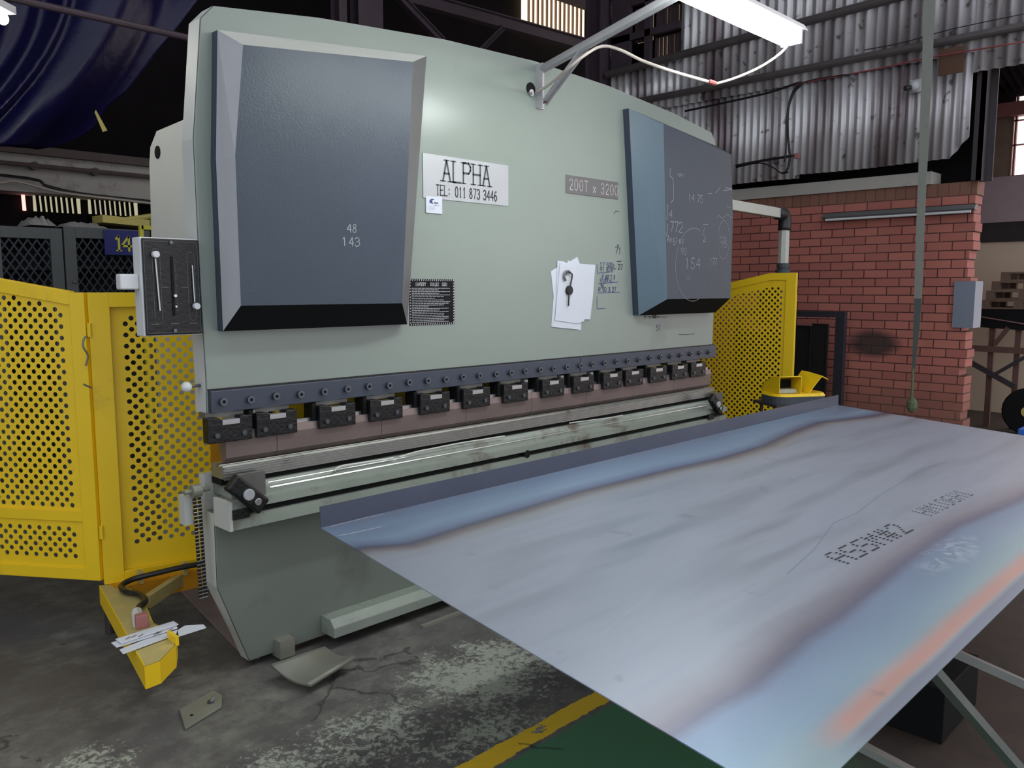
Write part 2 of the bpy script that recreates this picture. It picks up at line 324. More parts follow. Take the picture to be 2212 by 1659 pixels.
# ------------------------------------------------------------ mesh builder
WORLD = {}          # world position of each object's origin
class MB:
    def __init__(s): s.v = []; s.f = []
    def add(s, verts, faces):
        o = len(s.v); s.v += [V(p) for p in verts]; s.f += [tuple(i + o for i in f) for f in faces]; return s
    def box(s, a, b):
        x0, x1 = sorted((a[0], b[0])); y0, y1 = sorted((a[1], b[1])); z0, z1 = sorted((a[2], b[2]))
        return s.add([(x0, y0, z0), (x1, y0, z0), (x1, y1, z0), (x0, y1, z0), (x0, y0, z1), (x1, y0, z1), (x1, y1, z1), (x0, y1, z1)],
                     [(0, 3, 2, 1), (4, 5, 6, 7), (0, 1, 5, 4), (1, 2, 6, 5), (2, 3, 7, 6), (3, 0, 4, 7)])
    def obox(s, c, ax, ay, az):
        """box with centre c and half-axis vectors"""
        c, ax, ay, az = V(c), V(ax), V(ay), V(az)
        P = [c + ax * i + ay * j + az * k for k in (-1, 1) for j in (-1, 1) for i in (-1, 1)]
        return s.add(P, [(0, 2, 3, 1), (4, 5, 7, 6), (0, 1, 5, 4), (2, 6, 7, 3), (0, 4, 6, 2), (1, 3, 7, 5)])
    def prism(s, pts, d):
        d = V(d); n = len(pts); P = [V(p) for p in pts]
        s.add(P + [p + d for p in P], [tuple(range(n)), tuple(range(2 * n - 1, n - 1, -1))] + [(i, i + n, (i + 1) % n + n, (i + 1) % n) for i in range(n)])
        return s
    def loft(s, A, B, capA=False, capB=True):
        n = len(A); f = [(i, (i + 1) % n, (i + 1) % n + n, i + n) for i in range(n)]
        if capA: f.append(tuple(range(n - 1, -1, -1)))
        if capB: f.append(tuple(range(n, 2 * n)))
        return s.add(list(A) + list(B), f)
    def cyl(s, a, b, r, n=16, r2=None):
        a, b = V(a), V(b); r2 = r if r2 is None else r2
        d = (b - a).normalized(); e = d.orthogonal().normalized(); k = d.cross(e)
        A = [a + (e * math.cos(2 * math.pi * i / n) + k * math.sin(2 * math.pi * i / n)) * r for i in range(n)]
        B = [b + (e * math.cos(2 * math.pi * i / n) + k * math.sin(2 * math.pi * i / n)) * r2 for i in range(n)]
        return s.loft(A, B, True, True)
    def tube(s, pts, r, n=8, smooth=3):
        P = [V(p) for p in pts]
        if smooth and len(P) > 2:
            Q = []
            for i in range(len(P) - 1):
                p0 = P[max(i - 1, 0)]; p1 = P[i]; p2 = P[i + 1]; p3 = P[min(i + 2, len(P) - 1)]
                for j in range(smooth):
                    u = j / smooth
                    Q.append(.5 * ((2 * p1) + (p2 - p0) * u + (2 * p0 - 5 * p1 + 4 * p2 - p3) * u * u + (3 * p1 - p0 - 3 * p2 + p3) * u ** 3))
            P = Q + [P[-1]]
        rings = []; e = None
        for i, p in enumerate(P):
            d = (P[min(i + 1, len(P) - 1)] - P[max(i - 1, 0)]).normalized()
            if e is None: e = d.orthogonal().normalized()
            else: e = (e - d * e.dot(d)).normalized()
            k = d.cross(e)
            rings.append([p + (e * math.cos(2 * math.pi * j / n) + k * math.sin(2 * math.pi * j / n)) * r for j in range(n)])
        vs = [q for ring in rings for q in ring]; f = []
        for i in range(len(rings) - 1):
            for j in range(n): f.append((i * n + j, i * n + (j + 1) % n, (i + 1) * n + (j + 1) % n, (i + 1) * n + j))
        f.append(tuple(range(n - 1, -1, -1))); f.append(tuple((len(rings) - 1) * n + j for j in range(n)))
        return s.add(vs, f)
    def sphere(s, c, r, n=14, sc=(1, 1, 1)):
        c = V(c); vs = [c + V((0, 0, r * sc[2]))]; m = n // 2
        for i in range(1, m):
            for j in range(n):
                a = math.pi * i / m; b = 2 * math.pi * j / n
                vs.append(c + V((math.sin(a) * math.cos(b) * r * sc[0], math.sin(a) * math.sin(b) * r * sc[1], math.cos(a) * r * sc[2])))
        vs.append(c - V((0, 0, r * sc[2]))); f = []
        for j in range(n): f.append((0, 1 + j, 1 + (j + 1) % n)); f.append((len(vs) - 1, 1 + (m - 2) * n + (j + 1) % n, 1 + (m - 2) * n + j))
        for i in range(m - 2):
            for j in range(n):
                a = 1 + i * n + j; b = 1 + i * n + (j + 1) % n; f.append((a, a + n, b + n, b))
        return s.add(vs, f)
    def ribbon(s, pts, w, u, v):
        """flat stroke through pts in the plane spanned by u, v"""
        n = V(u).cross(V(v)).normalized()
        for a, b in zip(pts[:-1], pts[1:]):
            a, b = V(a), V(b); d = b - a
            if d.length < 1e-6: continue
            d.normalize(); k = n.cross(d) * w / 2; e = d * w * .35
            s.add([a - k - e, b - k + e, b + k + e, a + k - e], [(0, 1, 2, 3)])
        return s
    def build(s, name, m, parent=None, bevel=0, smooth=False, origin=None):
        lo = V([min(p[i] for p in s.v) for i in range(3)]); hi = V([max(p[i] for p in s.v) for i in range(3)])
        o = V(origin) if origin is not None else V(((lo.x + hi.x) / 2, (lo.y + hi.y) / 2, lo.z))
        me = bpy.data.meshes.new(name); me.from_pydata([tuple(p - o) for p in s.v], [], s.f)
        bm = bmesh.new(); bm.from_mesh(me); bmesh.ops.recalc_face_normals(bm, faces=bm.faces); bm.to_mesh(me); bm.free()
        me.materials.append(m)
        if smooth:
            for p in me.polygons: p.use_smooth = True
        ob = bpy.data.objects.new(name, me); COL.objects.link(ob)
        WORLD[ob.name] = o
        if parent is not None:
            ob.parent = parent; ob.location = o - WORLD[parent.name]
        else: ob.location = o
        if bevel:
            b = ob.modifiers.new('bevel', 'BEVEL'); b.width = bevel; b.segments = 2; b.limit_method = 'ANGLE'; b.angle_limit = math.radians(40)
        return ob
def tag(o, label, cat, group=None):
    o['label'] = label; o['category'] = cat
    if group: o['group'] = group
    return o
def thing(name, loc, label, cat, group=None):
    o = bpy.data.objects.new(name, None); COL.objects.link(o); o.location = V(loc); o.empty_display_size = .1
    WORLD[o.name] = V(loc); return tag(o, label, cat, group)
def struct(o, label=None):
    o['kind'] = 'structure'
    if label: o['label'] = label
    return o
def lab(o, s): o['label'] = s; return o
def dup(root, loc):
    r = root.copy(); COL.objects.link(r)
    off = V(loc) - WORLD[root.name]; r.location = root.location + off; WORLD[r.name] = V(loc)
    for ch in root.children:
        c = ch.copy(); COL.objects.link(c); c.parent = r; WORLD[c.name] = WORLD[ch.name] + off
        for gch in ch.children:
            d = gch.copy(); COL.objects.link(d); d.parent = c; WORLD[d.name] = WORLD[gch.name] + off
    return r

# stroke font on a 4 x 6 grid
FONT = {
 'A': [[(0, 0), (2, 6), (4, 0)], [(.8, 2.2), (3.2, 2.2)]], 'B': [[(0, 0), (0, 6), (3, 6), (3.6, 4.6), (3, 3.2), (0, 3.2)], [(3, 3.2), (4, 1.7), (3, 0), (0, 0)]],
 'C': [[(4, 5), (3, 6), (1, 6), (0, 4.5), (0, 1.5), (1, 0), (3, 0), (4, 1)]], 'D': [[(0, 0), (0, 6), (2.5, 6), (4, 4.2), (4, 1.8), (2.5, 0), (0, 0)]],
 'E': [[(4, 6), (0, 6), (0, 0), (4, 0)], [(0, 3.1), (3, 3.1)]], 'F': [[(4, 6), (0, 6), (0, 0)], [(0, 3.1), (3, 3.1)]],
 'H': [[(0, 0), (0, 6)], [(4, 0), (4, 6)], [(0, 3), (4, 3)]], 'I': [[(2, 0), (2, 6)]], 'L': [[(0, 6), (0, 0), (4, 0)]],
 'M': [[(0, 0), (0, 6), (2, 2.5), (4, 6), (4, 0)]], 'N': [[(0, 0), (0, 6), (4, 0), (4, 6)]], 'O': [[(1.2, 0), (0, 1.5), (0, 4.5), (1.2, 6), (2.8, 6), (4, 4.5), (4, 1.5), (2.8, 0), (1.2, 0)]],
 'P': [[(0, 0), (0, 6), (3, 6), (4, 5), (4, 4), (3, 3), (0, 3)]], 'Q': [[(1.2, 0), (0, 1.5), (0, 4.5), (1.2, 6), (2.8, 6), (4, 4.5), (4, 1.5), (2.8, 0), (1.2, 0)], [(2.5, 1.5), (4, 0)]],
 'R': [[(0, 0), (0, 6), (3, 6), (4, 5), (4, 4), (3, 3), (0, 3)], [(2, 3), (4, 0)]], 'S': [[(4, 5), (3, 6), (1, 6), (0, 5), (0, 3.8), (1, 3.1), (3, 2.9), (4, 2.1), (4, 1), (3, 0), (1, 0), (0, 1)]],
 'T': [[(0, 6), (4, 6)], [(2, 6), (2, 0)]], 'U': [[(0, 6), (0, 1.5), (1.2, 0), (2.8, 0), (4, 1.5), (4, 6)]], 'X': [[(0, 0), (4, 6)], [(0, 6), (4, 0)]], 'Y': [[(0, 6), (2, 3), (4, 6)], [(2, 3), (2, 0)]],
 'x': [[(.5, 0), (3.5, 3.4)], [(.5, 3.4), (3.5, 0)]],
 '0': [[(1.3, 0), (.3, 1.5), (.3, 4.5), (1.3, 6), (2.7, 6), (3.7, 4.5), (3.7, 1.5), (2.7, 0), (1.3, 0)]], '1': [[(1, 4.8), (2, 6), (2, 0)]],
 '2': [[(.3, 4.8), (1.2, 6), (2.8, 6), (3.7, 4.8), (3.7, 3.8), (.3, 0), (4, 0)]], '3': [[(.3, 5), (1.3, 6), (2.7, 6), (3.6, 5), (3.6, 4), (2.6, 3.2), (1.5, 3.2)], [(2.6, 3.2), (3.8, 2.2), (3.8, 1), (2.7, 0), (1.2, 0), (.2, 1)]],
 '4': [[(3, 0), (3, 6), (0, 2), (4, 2)]], '5': [[(3.7, 6), (.6, 6), (.4, 3.4), (2.6, 3.6), (3.8, 2.4), (3.8, 1.2), (2.7, 0), (1, 0), (.2, .8)]],
 '6': [[(3.4, 5.6), (2.3, 6), (1, 5), (.3, 3), (.3, 1.3), (1.3, 0), (2.7, 0), (3.7, 1.2), (3.7, 2.4), (2.7, 3.4), (1.3, 3.3), (.3, 2.2)]], '7': [[(.2, 6), (4, 6), (1.6, 0)]],
 '8': [[(2, 3.2), (.6, 4.2), (.6, 5), (1.4, 6), (2.6, 6), (3.4, 5), (3.4, 4.2), (2, 3.2), (.3, 2), (.3, 1), (1.3, 0), (2.7, 0), (3.7, 1), (3.7, 2), (2, 3.2)]],
 '9': [[(3.7, 3.8), (2.7, 2.7), (1.3, 2.7), (.3, 3.8), (.3, 4.9), (1.3, 6), (2.7, 6), (3.7, 4.9), (3.7, 3), (2.6, 0)]],
 ':': [[(1, 1), (1, 1.7)], [(1, 3.6), (1, 4.3)]], '#': [[(1, 0), (1.6, 6)], [(2.6, 0), (3.2, 6)], [(0, 2), (4, 2)], [(0, 4), (4, 4)]],
 '-': [[(.6, 3), (3.4, 3)]], '.': [[(.3, 0), (.3, .5)]], '=': [[(.5, 2), (3.5, 2)], [(.5, 4), (3.5, 4)]],
 'a': [[(3.2, 3.4), (1, 3.4), (.4, 1.6), (1.4, 0), (3, 1), (3.2, 3.4), (3.4, 0)]], 'n': [[(.5, 0), (.5, 3.4), (1.8, 3.2), (3, 2.6), (3.2, 0)]], 'g': [[(3.2, 3.4), (1, 3.4), (.5, 1.8), (1.6, .6), (3.2, 1.6), (3, -1.6), (1, -1.8)]],
 'l': [[(1.5, 6), (1.5, 0)]], 'e': [[(.5, 1.8), (3.3, 1.9), (2.8, 3.4), (1.2, 3.4), (.4, 1.7), (1.4, 0), (3.3, .5)]], 's': [[(3, 3.2), (1.4, 3.4), (.8, 2.5), (2.8, 1.2), (2.2, 0), (.6, .2)]],
}
SERIF = {'A': [(0, 0), (4, 0), (2, 6)], 'L': [(0, 6), (0, 0)], 'P': [(0, 0), (0, 6)], 'H': [(0, 0), (0, 6), (4, 0), (4, 6)], 'T': [(2, 0)], 'I': [(2, 0), (2, 6)], '1': [(2, 0)]}
def write(mb, text, o, u, v, size, w, adv=5.2, serif=0, jitter=0, narrow=1.0):
    """text from o along unit u, upright v; size = capital height"""
    k = size / 6; x = 0; o, u, v = V(o), V(u), V(v)
    for ch in text:
        if ch == ' ': x += adv * .7 * narrow; continue
        for st in FONT.get(ch, []):
            P = [o + u * ((x + p[0] * narrow + (random.uniform(-jitter, jitter))) * k) + v * ((p[1] + random.uniform(-jitter, jitter)) * k) for p in st]
            mb.ribbon(P, w, u, v)
        if serif:
            for p in SERIF.get(ch, []):
                c = o + u * ((x + p[0] * narrow) * k) + v * (p[1] * k)
                mb.ribbon([c - u * serif * k, c + u * serif * k], w * .55, u, v)
        x += adv * narrow
    return x * k

XV, YV, ZV = V((1, 0, 0)), V((0, 1, 0)), V((0, 0, 1))
# ============================================================ THE SETTING
XW = 8.6
fl = MB().add([(-6, -4, 0), (16, -4, 0), (16, 12, 0), (-6, 12, 0)], [(0, 1, 2, 3)]).build('floor', M['floor'], origin=(0, 0, 0))
struct(fl, 'grey worn concrete floor with peeling paint')
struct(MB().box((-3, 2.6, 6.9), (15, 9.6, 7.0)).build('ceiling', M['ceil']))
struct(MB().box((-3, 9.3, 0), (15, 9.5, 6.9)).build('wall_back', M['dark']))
# brick wall with a ragged end
wb = MB(); zc = 0; i = 0
n_c = 29
for i in range(n_c):
    z0 = i * .0855; z1 = z0 + .0855
    y0 = 2.405 + (.0 if i % 2 else .012) + random.uniform(-.012, .02)
    if i in (9, 14, 15, 21): y0 += .05
    wb.box((XW, y0, z0), (XW + .22, 6.6, z1))
wbo = wb.build('wall_right', M['brick'], origin=(0, 0, 0)); struct(wbo, 'red brick wall with a broken end')
struct(MB().box((XW, 2.40, n_c * .0855), (XW + .22, 6.6, n_c * .0855 + .125)).build('wall_right', M['soldier'], origin=(0, 0, n_c * .0855)), 'row of upright bricks on top of the brick wall')
struct(MB().box((XW - .03, 2.80, 2.604), (XW + .25, 6.6, 2.725)).build('trim_1', M['concrete']), 'grey concrete beam above the brick wall')
# corrugated cladding
def corrug(y0, y1, z0, z1, x, pitch, amp, name, m, label, cut=None, cols_dz=0.0):
    mb = MB(); n = int((y1 - y0) / pitch * 8); vs = []
    for j in range(n + 1):
        y = y0 + (y1 - y0) * j / n; dx = amp * math.sin(2 * math.pi * y / pitch)
        zb = z0 + cols_dz * math.sin(y * 3.1) + (cut(y) if cut else 0)
        vs += [(x + dx, y, zb), (x + dx, y, z1)]
    mb.add(vs, [(2 * j, 2 * j + 2, 2 * j + 3, 2 * j + 1) for j in range(n)])
    o = mb.build(name, m, smooth=True, origin=(0, 0, 0)); s = o.modifiers.new('thickness', 'SOLIDIFY'); s.thickness = .002
    return struct(o, label)
corrug(2.47, 6.6, 2.79, 3.86, XW - .10, .082, .016, 'wall_right', M['galv'], 'lower row of corrugated metal cladding',
       cut=lambda y: (.02 if y < 4.1 else -.02) + max(0, (2.62 - y)) * 1.2, cols_dz=.008)
corrug(-.5, 2.46, 3.56, 5.6, XW - .14, .105, .020, 'wall_right', M['galv'], 'upper corrugated cladding over the opening')
corrug(2.46, 5.6, 3.74, 5.6, XW - .14, .105, .020, 'wall_right', M['galv'], 'upper row of corrugated metal cladding')
for wi, (ya, yb, za, zb2) in enumerate(((5.62, 6.02, 4.36, 4.62), (5.62, 6.02, 4.70, 4.95), (6.10, 6.32, 4.62, 5.02))):
    w = MB().box((XW + .02, ya, za), (XW + .03, yb, zb2)).build('window_%d' % (7 + wi), M['transl']); struct(w, 'daylit translucent patch high on the corrugated wall')
    mb = MB(); y = ya
    while y < yb:
        mb.box((XW - .02, y, za), (XW + .02, y + random.uniform(.018, .04), zb2)); y += .055
    mb.build('rib', M['purplesteel'], w)
struct(MB().box((XW - .16, 6.02, 4.3), (XW - .10, 6.10, 5.6)).box((XW - .16, 5.6, 4.62), (XW - .10, 6.6, 4.70)).box((XW - .16, 5.6, 5.02), (XW - .10, 6.6, 5.6)).box((XW - .16, 6.32, 4.3), (XW - .10, 6.6, 5.02)).box((XW - .16, 5.6, 4.95), (XW - .10, 6.02, 5.02)).build('trim_8', M['purplesteel']), 'dark framing round the translucent patches')
struct(MB().box((XW + .26, 2.50, 2.60), (XW + .30, 6.8, 6.9)).build('wall_right', M['dark']), 'added dark backing closing the sky gap behind the cladding')  # added to block the sky between cladding and concrete beam
corrug(5.6, 6.6, 3.74, 4.30, XW - .14, .105, .020, 'wall_right', M['galv'], 'corrugated cladding below the translucent strip')
# steel column and wall pipes
cm = MB(); cx = XW - .05
cm.box((cx - .02, 2.36, 2.60), (cx + .14, 2.40, 5.6)).box((cx - .02, 2.36, 2.60), (cx, 2.44, 5.6)).box((cx + .12, 2.30, 2.60), (cx + .14, 2.46, 5.6))
struct(cm.build('trim_2', M['darksteel']), 'dark steel column at the end of the corrugated wall')
def pipe(name, a, b, r, m, label, cat='pipe', n=12):
    return tag(MB().cyl(a, b, r, n).build(name, m, smooth=False), label, cat)
pipe('wall_pipe', (8.38, 0.6, 3.86), (8.38, 6.6, 3.86), .038, M['pipe'], 'lower long steel pipe running across the corrugated wall')
pipe('wall_pipe', (8.36, 0.6, 4.42), (8.36, 6.6, 4.25), .045, M['pipe'], 'upper long steel pipe crossing behind the lit lamp')
t = thing('steel_stanchion', (8.4, 6.7, 0), 'dark purple-brown steel stanchion at the far end of the corrugated wall', 'column')
MB().box((8.30, 6.66, 0), (8.50, 6.68, 6.9)).box((8.30, 6.88, 0), (8.50, 6.90, 6.9)).box((8.39, 6.68, 0), (8.41, 6.88, 6.9)).build('web', M['purplesteel'], t)
# room beyond the opening on the right
X2 = 12.0
struct(MB().box((X2, 2.2, 0), (X2 + .2, 5.2, 2.42)).build('wall_far', M['beige']), 'beige plaster wall of the room beyond')
struct(MB().box((X2 - .02, 2.2, 2.20), (X2, 5.2, 2.45)).build('trim_3', M['sooty']), 'black stained band on the far wall')
struct(MB().box((X2 - .03, 2.2, 2.45), (X2 + .2, 5.2, 3.02)).build('wall_far', M['mauve']), 'mauve plaster band on the far wall')
struct(MB().box((X2, 2.98, 3.02), (X2 + .2, 5.2, 3.75)).build('wall_far', M['wood']), 'boarded upper part of the far wall')
w5 = MB().box((X2 + .05, 2.2, 3.02), (X2 + .08, 2.98, 4.0)).build('window_3', M['glowroom']); struct(w5, 'bright window of the room beyond')
fr = MB()
for yy in (2.95, 2.70, 2.45): fr.box((X2 - .02, yy - .012, 2.95), (X2 + .03, yy + .012, 4.0))
for zz in (3.02, 3.4, 3.7): fr.box((X2 - .02, 2.2, zz - .008), (X2 + .03, 2.98, zz + .008))
fr.build('window_frame', M['redsteel'], w5)
struct(MB().box((X2 - .1, 2.2, 3.75), (X2 + .1, 5.2, 3.92)).build('trim_4', M['redsteel']), 'red oxide beam above the far window')
mb = MB(); n = 150; vs = []
for j in range(n + 1):
    y = 2.0 + 3.4 * j / n; vs += [(8.9, y, 4.9 + .02 * math.sin(y / .09 * 6.28)), (12.2, y, 4.1 + .02 * math.sin(y / .09 * 6.28))]
mb.add(vs, [(2 * j, 2 * j + 2, 2 * j + 3, 2 * j + 1) for j in range(n)])
struct(mb.build('ceiling', M['ceil'], smooth=True), 'dark corrugated lean-to roof of the room beyond')
tag(MB().tube([(9.4, 2.42, 4.10), (11.0, 2.35, 3.55)], .03, 6, 0).build('roof_brace', M['redsteel']), 'red oxide diagonal brace under the lean-to roof', 'beam')
struct(MB().box((X2 + .2, 2.0, 3.9), (X2 + .3, 5.4, 5.2)).build('wall_far', M['dark']), 'added dark wall closing the sky gap above the far window')  # added to block the sky showing over the red oxide beam
# back wall dressing, left
struct(MB().box((-1, 8.95, 2.525), (6, 9.3, 2.755)).build('trim_5', M['concrete']), 'pale concrete beam low on the back wall')
struct(MB().box((-1, 8.97, 2.755), (6, 9.3, 2.88)).build('trim_6', M['concrete']), 'upper ledge of the back wall beam')
struct(MB().box((-1, 8.90, 2.88), (6, 9.3, 2.96)).build('trim_7', M['brownstrip']), 'brown strip on top of the back wall beam')
t = tag(MB().cyl((-1, 8.88, 2.775), (6, 8.88, 2.765), .022, 8).cyl((2.5, 8.87, 2.77), (2.5, 8.96, 2.77), .04, 8).cyl((3.05, 8.87, 2.77), (3.05, 8.96, 2.77), .04, 8).build('conduit', M['brownstrip']),
        'brown conduit clipped along the pale back wall beam', 'pipe')
tag(MB().tube([(-.5, 8.8, 2.55), (1.9, 8.8, 2.56), (2.3, 8.8, 2.60), (2.7, 8.8, 2.53), (3.3, 8.8, 2.50), (4.2, 8.8, 2.46)], .012, 6, 5).build('cable', M['cable']), 'pale cable sagging below the back wall beam', 'cable')
tag(MB().tube([(-.5, 8.85, 2.62), (2.2, 8.84, 2.65), (2.6, 8.84, 2.58), (3.0, 8.84, 2.53), (4.2, 8.84, 2.50)], .014, 6, 5).build('cable', M['cableblack']), 'black cable running along the foot of the back wall beam', 'cable')
def louvre(idx, pxs, y0, y1, label):
    xm = (pxs[0] + pxs[-1]) / 2; a = at(pxs[0] - 6, y0, 1, 9.26); b = at(pxs[-1] + 6, y1, 1, 9.26); a.z = at(xm, y0 - 2, 1, 9.26).z; b.z = at(xm, y1, 1, 9.26).z
    w = MB().box((a.x, 9.24, min(a.z, b.z) - .0), (b.x, 9.26, max(a.z, b.z) + .0)).build('window_%d' % idx, M['glow']); struct(w, label)
    mb = MB()
    for q in range(len(pxs) - 1):
        c = at((pxs[q] + pxs[q + 1]) / 2, (y0 + y1) / 2, 1, 9.20)
        mb.obox((c.x, 9.20, c.z), (.010, 0, 0), (0, .02, 0), (.006, 0, -.13))
    mb.box((a.x - .05, 9.16, a.z + .0), (b.x + .05, 9.24, a.z + .06)).box((a.x - .05, 9.16, b.z - .10), (b.x + .05, 9.24, b.z - .02))
    mb.build('slat', M['ceil'], w)
louvre(1, [76 + 11.4 * k for k in range(9)], 417, 459, 'left louvred window with cream daylight strips on the back wall')
louvre(2, [195 + 10.6 * k for k in range(10)], 422, 465, 'right louvred window with cream daylight strips on the back wall')
a = at(48, 405, 1, 9.25); b = at(53, 455, 1, 9.25)
struct(MB().obox((a + b) / 2, (.014, 0, 0), (0, .01, 0), ((b.x - a.x) * -.5, 0, abs(a.z - b.z) / 2)).build('window_5', M['glowpink']), 'thin pink daylight gap beside the louvred windows')
# clerestory skylight
a = at(1125, 18, 1, 9.25); b = at(1257, 55, 1, 9.25)
w = MB().box((a.x, 9.20, 5.70), (b.x, 9.24, 6.5)).build('window_6', M['glowwarm']); struct(w, 'bright warm clerestory window under the roof')
mb = MB()
for k in range(1, 14): mb.box((a.x + (b.x - a.x) * k / 14 - .012, 9.16, 5.70), (a.x + (b.x - a.x) * k / 14 + .006, 9.20, 6.5))
mb.build('window_frame', M['rust'], w)

# roof steelwork behind the machine
def beam(name, p, q, w, h, m, label, cat='beam'):
    p, q = V(p), V(q); d = (q - p).normalized(); up = ZV if abs(d.z) < .9 else XV
    k = d.cross(up).normalized(); e = k.cross(d)
    mb = MB(); c = (p + q) / 2; L = (q - p) / 2
    mb.obox(c + e * (h / 2 - .008), L, k * w / 2, e * .008).obox(c - e * (h / 2 - .008), L, k * w / 2, e * .008).obox(c, L, k * .008, e * (h / 2))
    return tag(mb.build(name, m), label, cat)
beam('roof_beam', at(880, -8, 1, 8), at(1330, 115, 1, 8), .12, .16, M['purplesteel'], 'long purple-brown roof beam sloping down behind the machine crown')
beam('roof_brace', at(850, -20, 1, 7.9), at(955, 90, 1, 7.9), .08, .09, M['purplesteel'], 'short diagonal brace above the left machine cover', 'beam')
beam('roof_brace', at(1010, 135, 1, 7.8), at(1085, 60, 1, 7.8), .06, .07, M['darksteel'], 'dark diagonal brace just above the centre of the machine crown', 'beam')
for k, (xa, xb, lb) in enumerate(((733, 750, 'thin dark steel post seen above the left machine cover'), (775, 828, 'wide purple-brown steel post seen above the left machine cover'))):
    p = at((xa + xb) / 2, 40, 1, 7.6); wd = (at(xb, 40, 1, 7.6) - at(xa, 40, 1, 7.6)).x
    tag(MB().box((p.x - wd / 2, 7.6, 0), (p.x + wd / 2, 7.61, 6.9)).box((p.x - wd / 2, 7.75, 0), (p.x + wd / 2, 7.76, 6.9)).box((p.x - .01, 7.61, 0), (p.x + .01, 7.75, 6.9)).build('steel_post', M['purplesteel']), lb, 'post')
beam('roof_beam', at(1170, -30, 1, 8.6), at(1420, 60, 1, 8.6), .12, .2, M['purplesteel'], 'upper roof beam under the bright clerestory window')
p = at(-40, -18, 1, 6.0); q = at(560, 116, 1, 6.0)
p, q = p + (p - q) * .8, q + (q - p) * 1.2
tag(MB().cyl(p, q, .024, 10).build('roof_pipe', M['purplesteel']), 'thin brown pipe crossing in front of the blue tarpaulin', 'pipe')

# blue tarpaulin
def tarp():
    edge = [(-60, 470), (0, 430), (60, 392), (110, 350), (180, 300), (240, 240), (262, 235), (285, 205), (310, 110)]
    rows = 44; cols = 84; mb = MB(); vs = []
    for r in range(rows + 1):
        y = -60 + r * (372) / rows
        xr = 470
        for (ya, xa), (yb, xb) in zip([(-60, 470), (0, 432), (60, 392), (110, 352), (150, 325), (185, 300), (215, 262), (240, 247), (262, 236), (285, 205), (305, 150)], [(0, 432), (60, 392), (110, 352), (150, 325), (185, 300), (215, 262), (240, 247), (262, 236), (285, 205), (305, 150), (320, 60)]):
            if ya <= y <= yb: xr = xa + (xb - xa) * (y - ya) / (yb - ya)
        for c in range(cols + 1):
            x = -260 + (xr + 260) * c / cols
            p = at(x, y, 1, 6.9)
            fold = x + .28 * (y - 30) + .0016 * (y - 30) ** 2      # hanging fold lines
            p.y += .10 * math.exp(-((fold - 128) / 14) ** 2) * -1.6 + .09 * math.exp(-((fold - 62) / 26) ** 2) * -1 + .14 * math.sin(fold * .021) + .006 * math.sin(x * .09 + y * .05) + .25 * (y / 300) ** 2
            vs.append(p)
    n = cols + 1
    mb.add(vs, [(r * n + c, r * n + c + 1, (r + 1) * n + c + 1, (r + 1) * n + c) for r in range(rows) for c in range(cols)])
    o = mb.build('tarpaulin', M['tarp'], smooth=True); s = o.modifiers.new('thickness', 'SOLIDIFY'); s.thickness = .002
    tag(o, 'large dark blue plastic tarpaulin hanging under the roof at top left', 'tarpaulin')
    p = at(207, 237, 1, 6.72); q = at(232, 282, 1, 6.72); r_ = at(222, 285, 1, 6.72)
    MB().add([p, q, r_, p + V((-.01, 0, -.02)), p + V((0, .004, 0)), q + V((0, .004, 0)), r_ + V((0, .004, 0))], [(0, 1, 2, 3), (0, 4, 5, 1), (4, 6, 5)]).build('tape', M['tape'], o)
tarp()
# ceiling lamp at top left, half in frame
L0 = at(8, 42, 1, 5.2)
t = thing('ceiling_lamp', L0, 'lit yellowish fluorescent ceiling lamp cut by the left edge', 'lamp')
d = V((-.75, -.66, .0))
MB().obox(L0 + d * .6 + V((0, 0, .05)), d * .62, V((-.66, .75, 0)) * .06, V((0, 0, .02))).build('housing', M['lampwhite'], t)
MB().cyl(L0, L0 + d * 1.2, .03, 12).build('tube', M['tube2'], t)
MB().cyl(L0 + d * .2 + V((0, 0, .07)), L0 + d * .2 + V((0, 0, 6.9 - L0.z)), .006, 6).cyl(L0 + d * 1. + V((0, 0, .07)), L0 + d * 1. + V((0, 0, 6.9 - L0.z)), .006, 6).build('hanger', M['darksteel'], t)

# ============================================================ PRESS BRAKE
YR = 3.121; XC = 3.33
PB = thing('press_brake', (XC, 3.6, 0), 'large green-grey hydraulic press brake with slate blue cylinder covers', 'press brake')
left = [(1.441, 1.107), (1.443, 1.25), (1.436, 1.62), (1.434, 2.17), (1.482, 2.620), (1.536, 2.678), (2.0, 2.7386), (2.7, 2.795), (XC, 2.8145)]
out = left + [(2 * XC - x, z) for x, z in reversed(left[:-1])]
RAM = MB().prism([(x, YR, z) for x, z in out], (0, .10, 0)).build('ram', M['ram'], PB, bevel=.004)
# pale cut edge of the ram plate on the left
eL = [(x, z) for x, z in left[:6]]
mb = MB(); mb.add([(x - .0025, YR + .004, z) for x, z in eL] + [(x - .0025, YR + .10, z) for x, z in eL], [(i, i + 1, i + 7, i + 6) for i in range(5)])
mb.build('ram_edge', M['frame'], RAM)
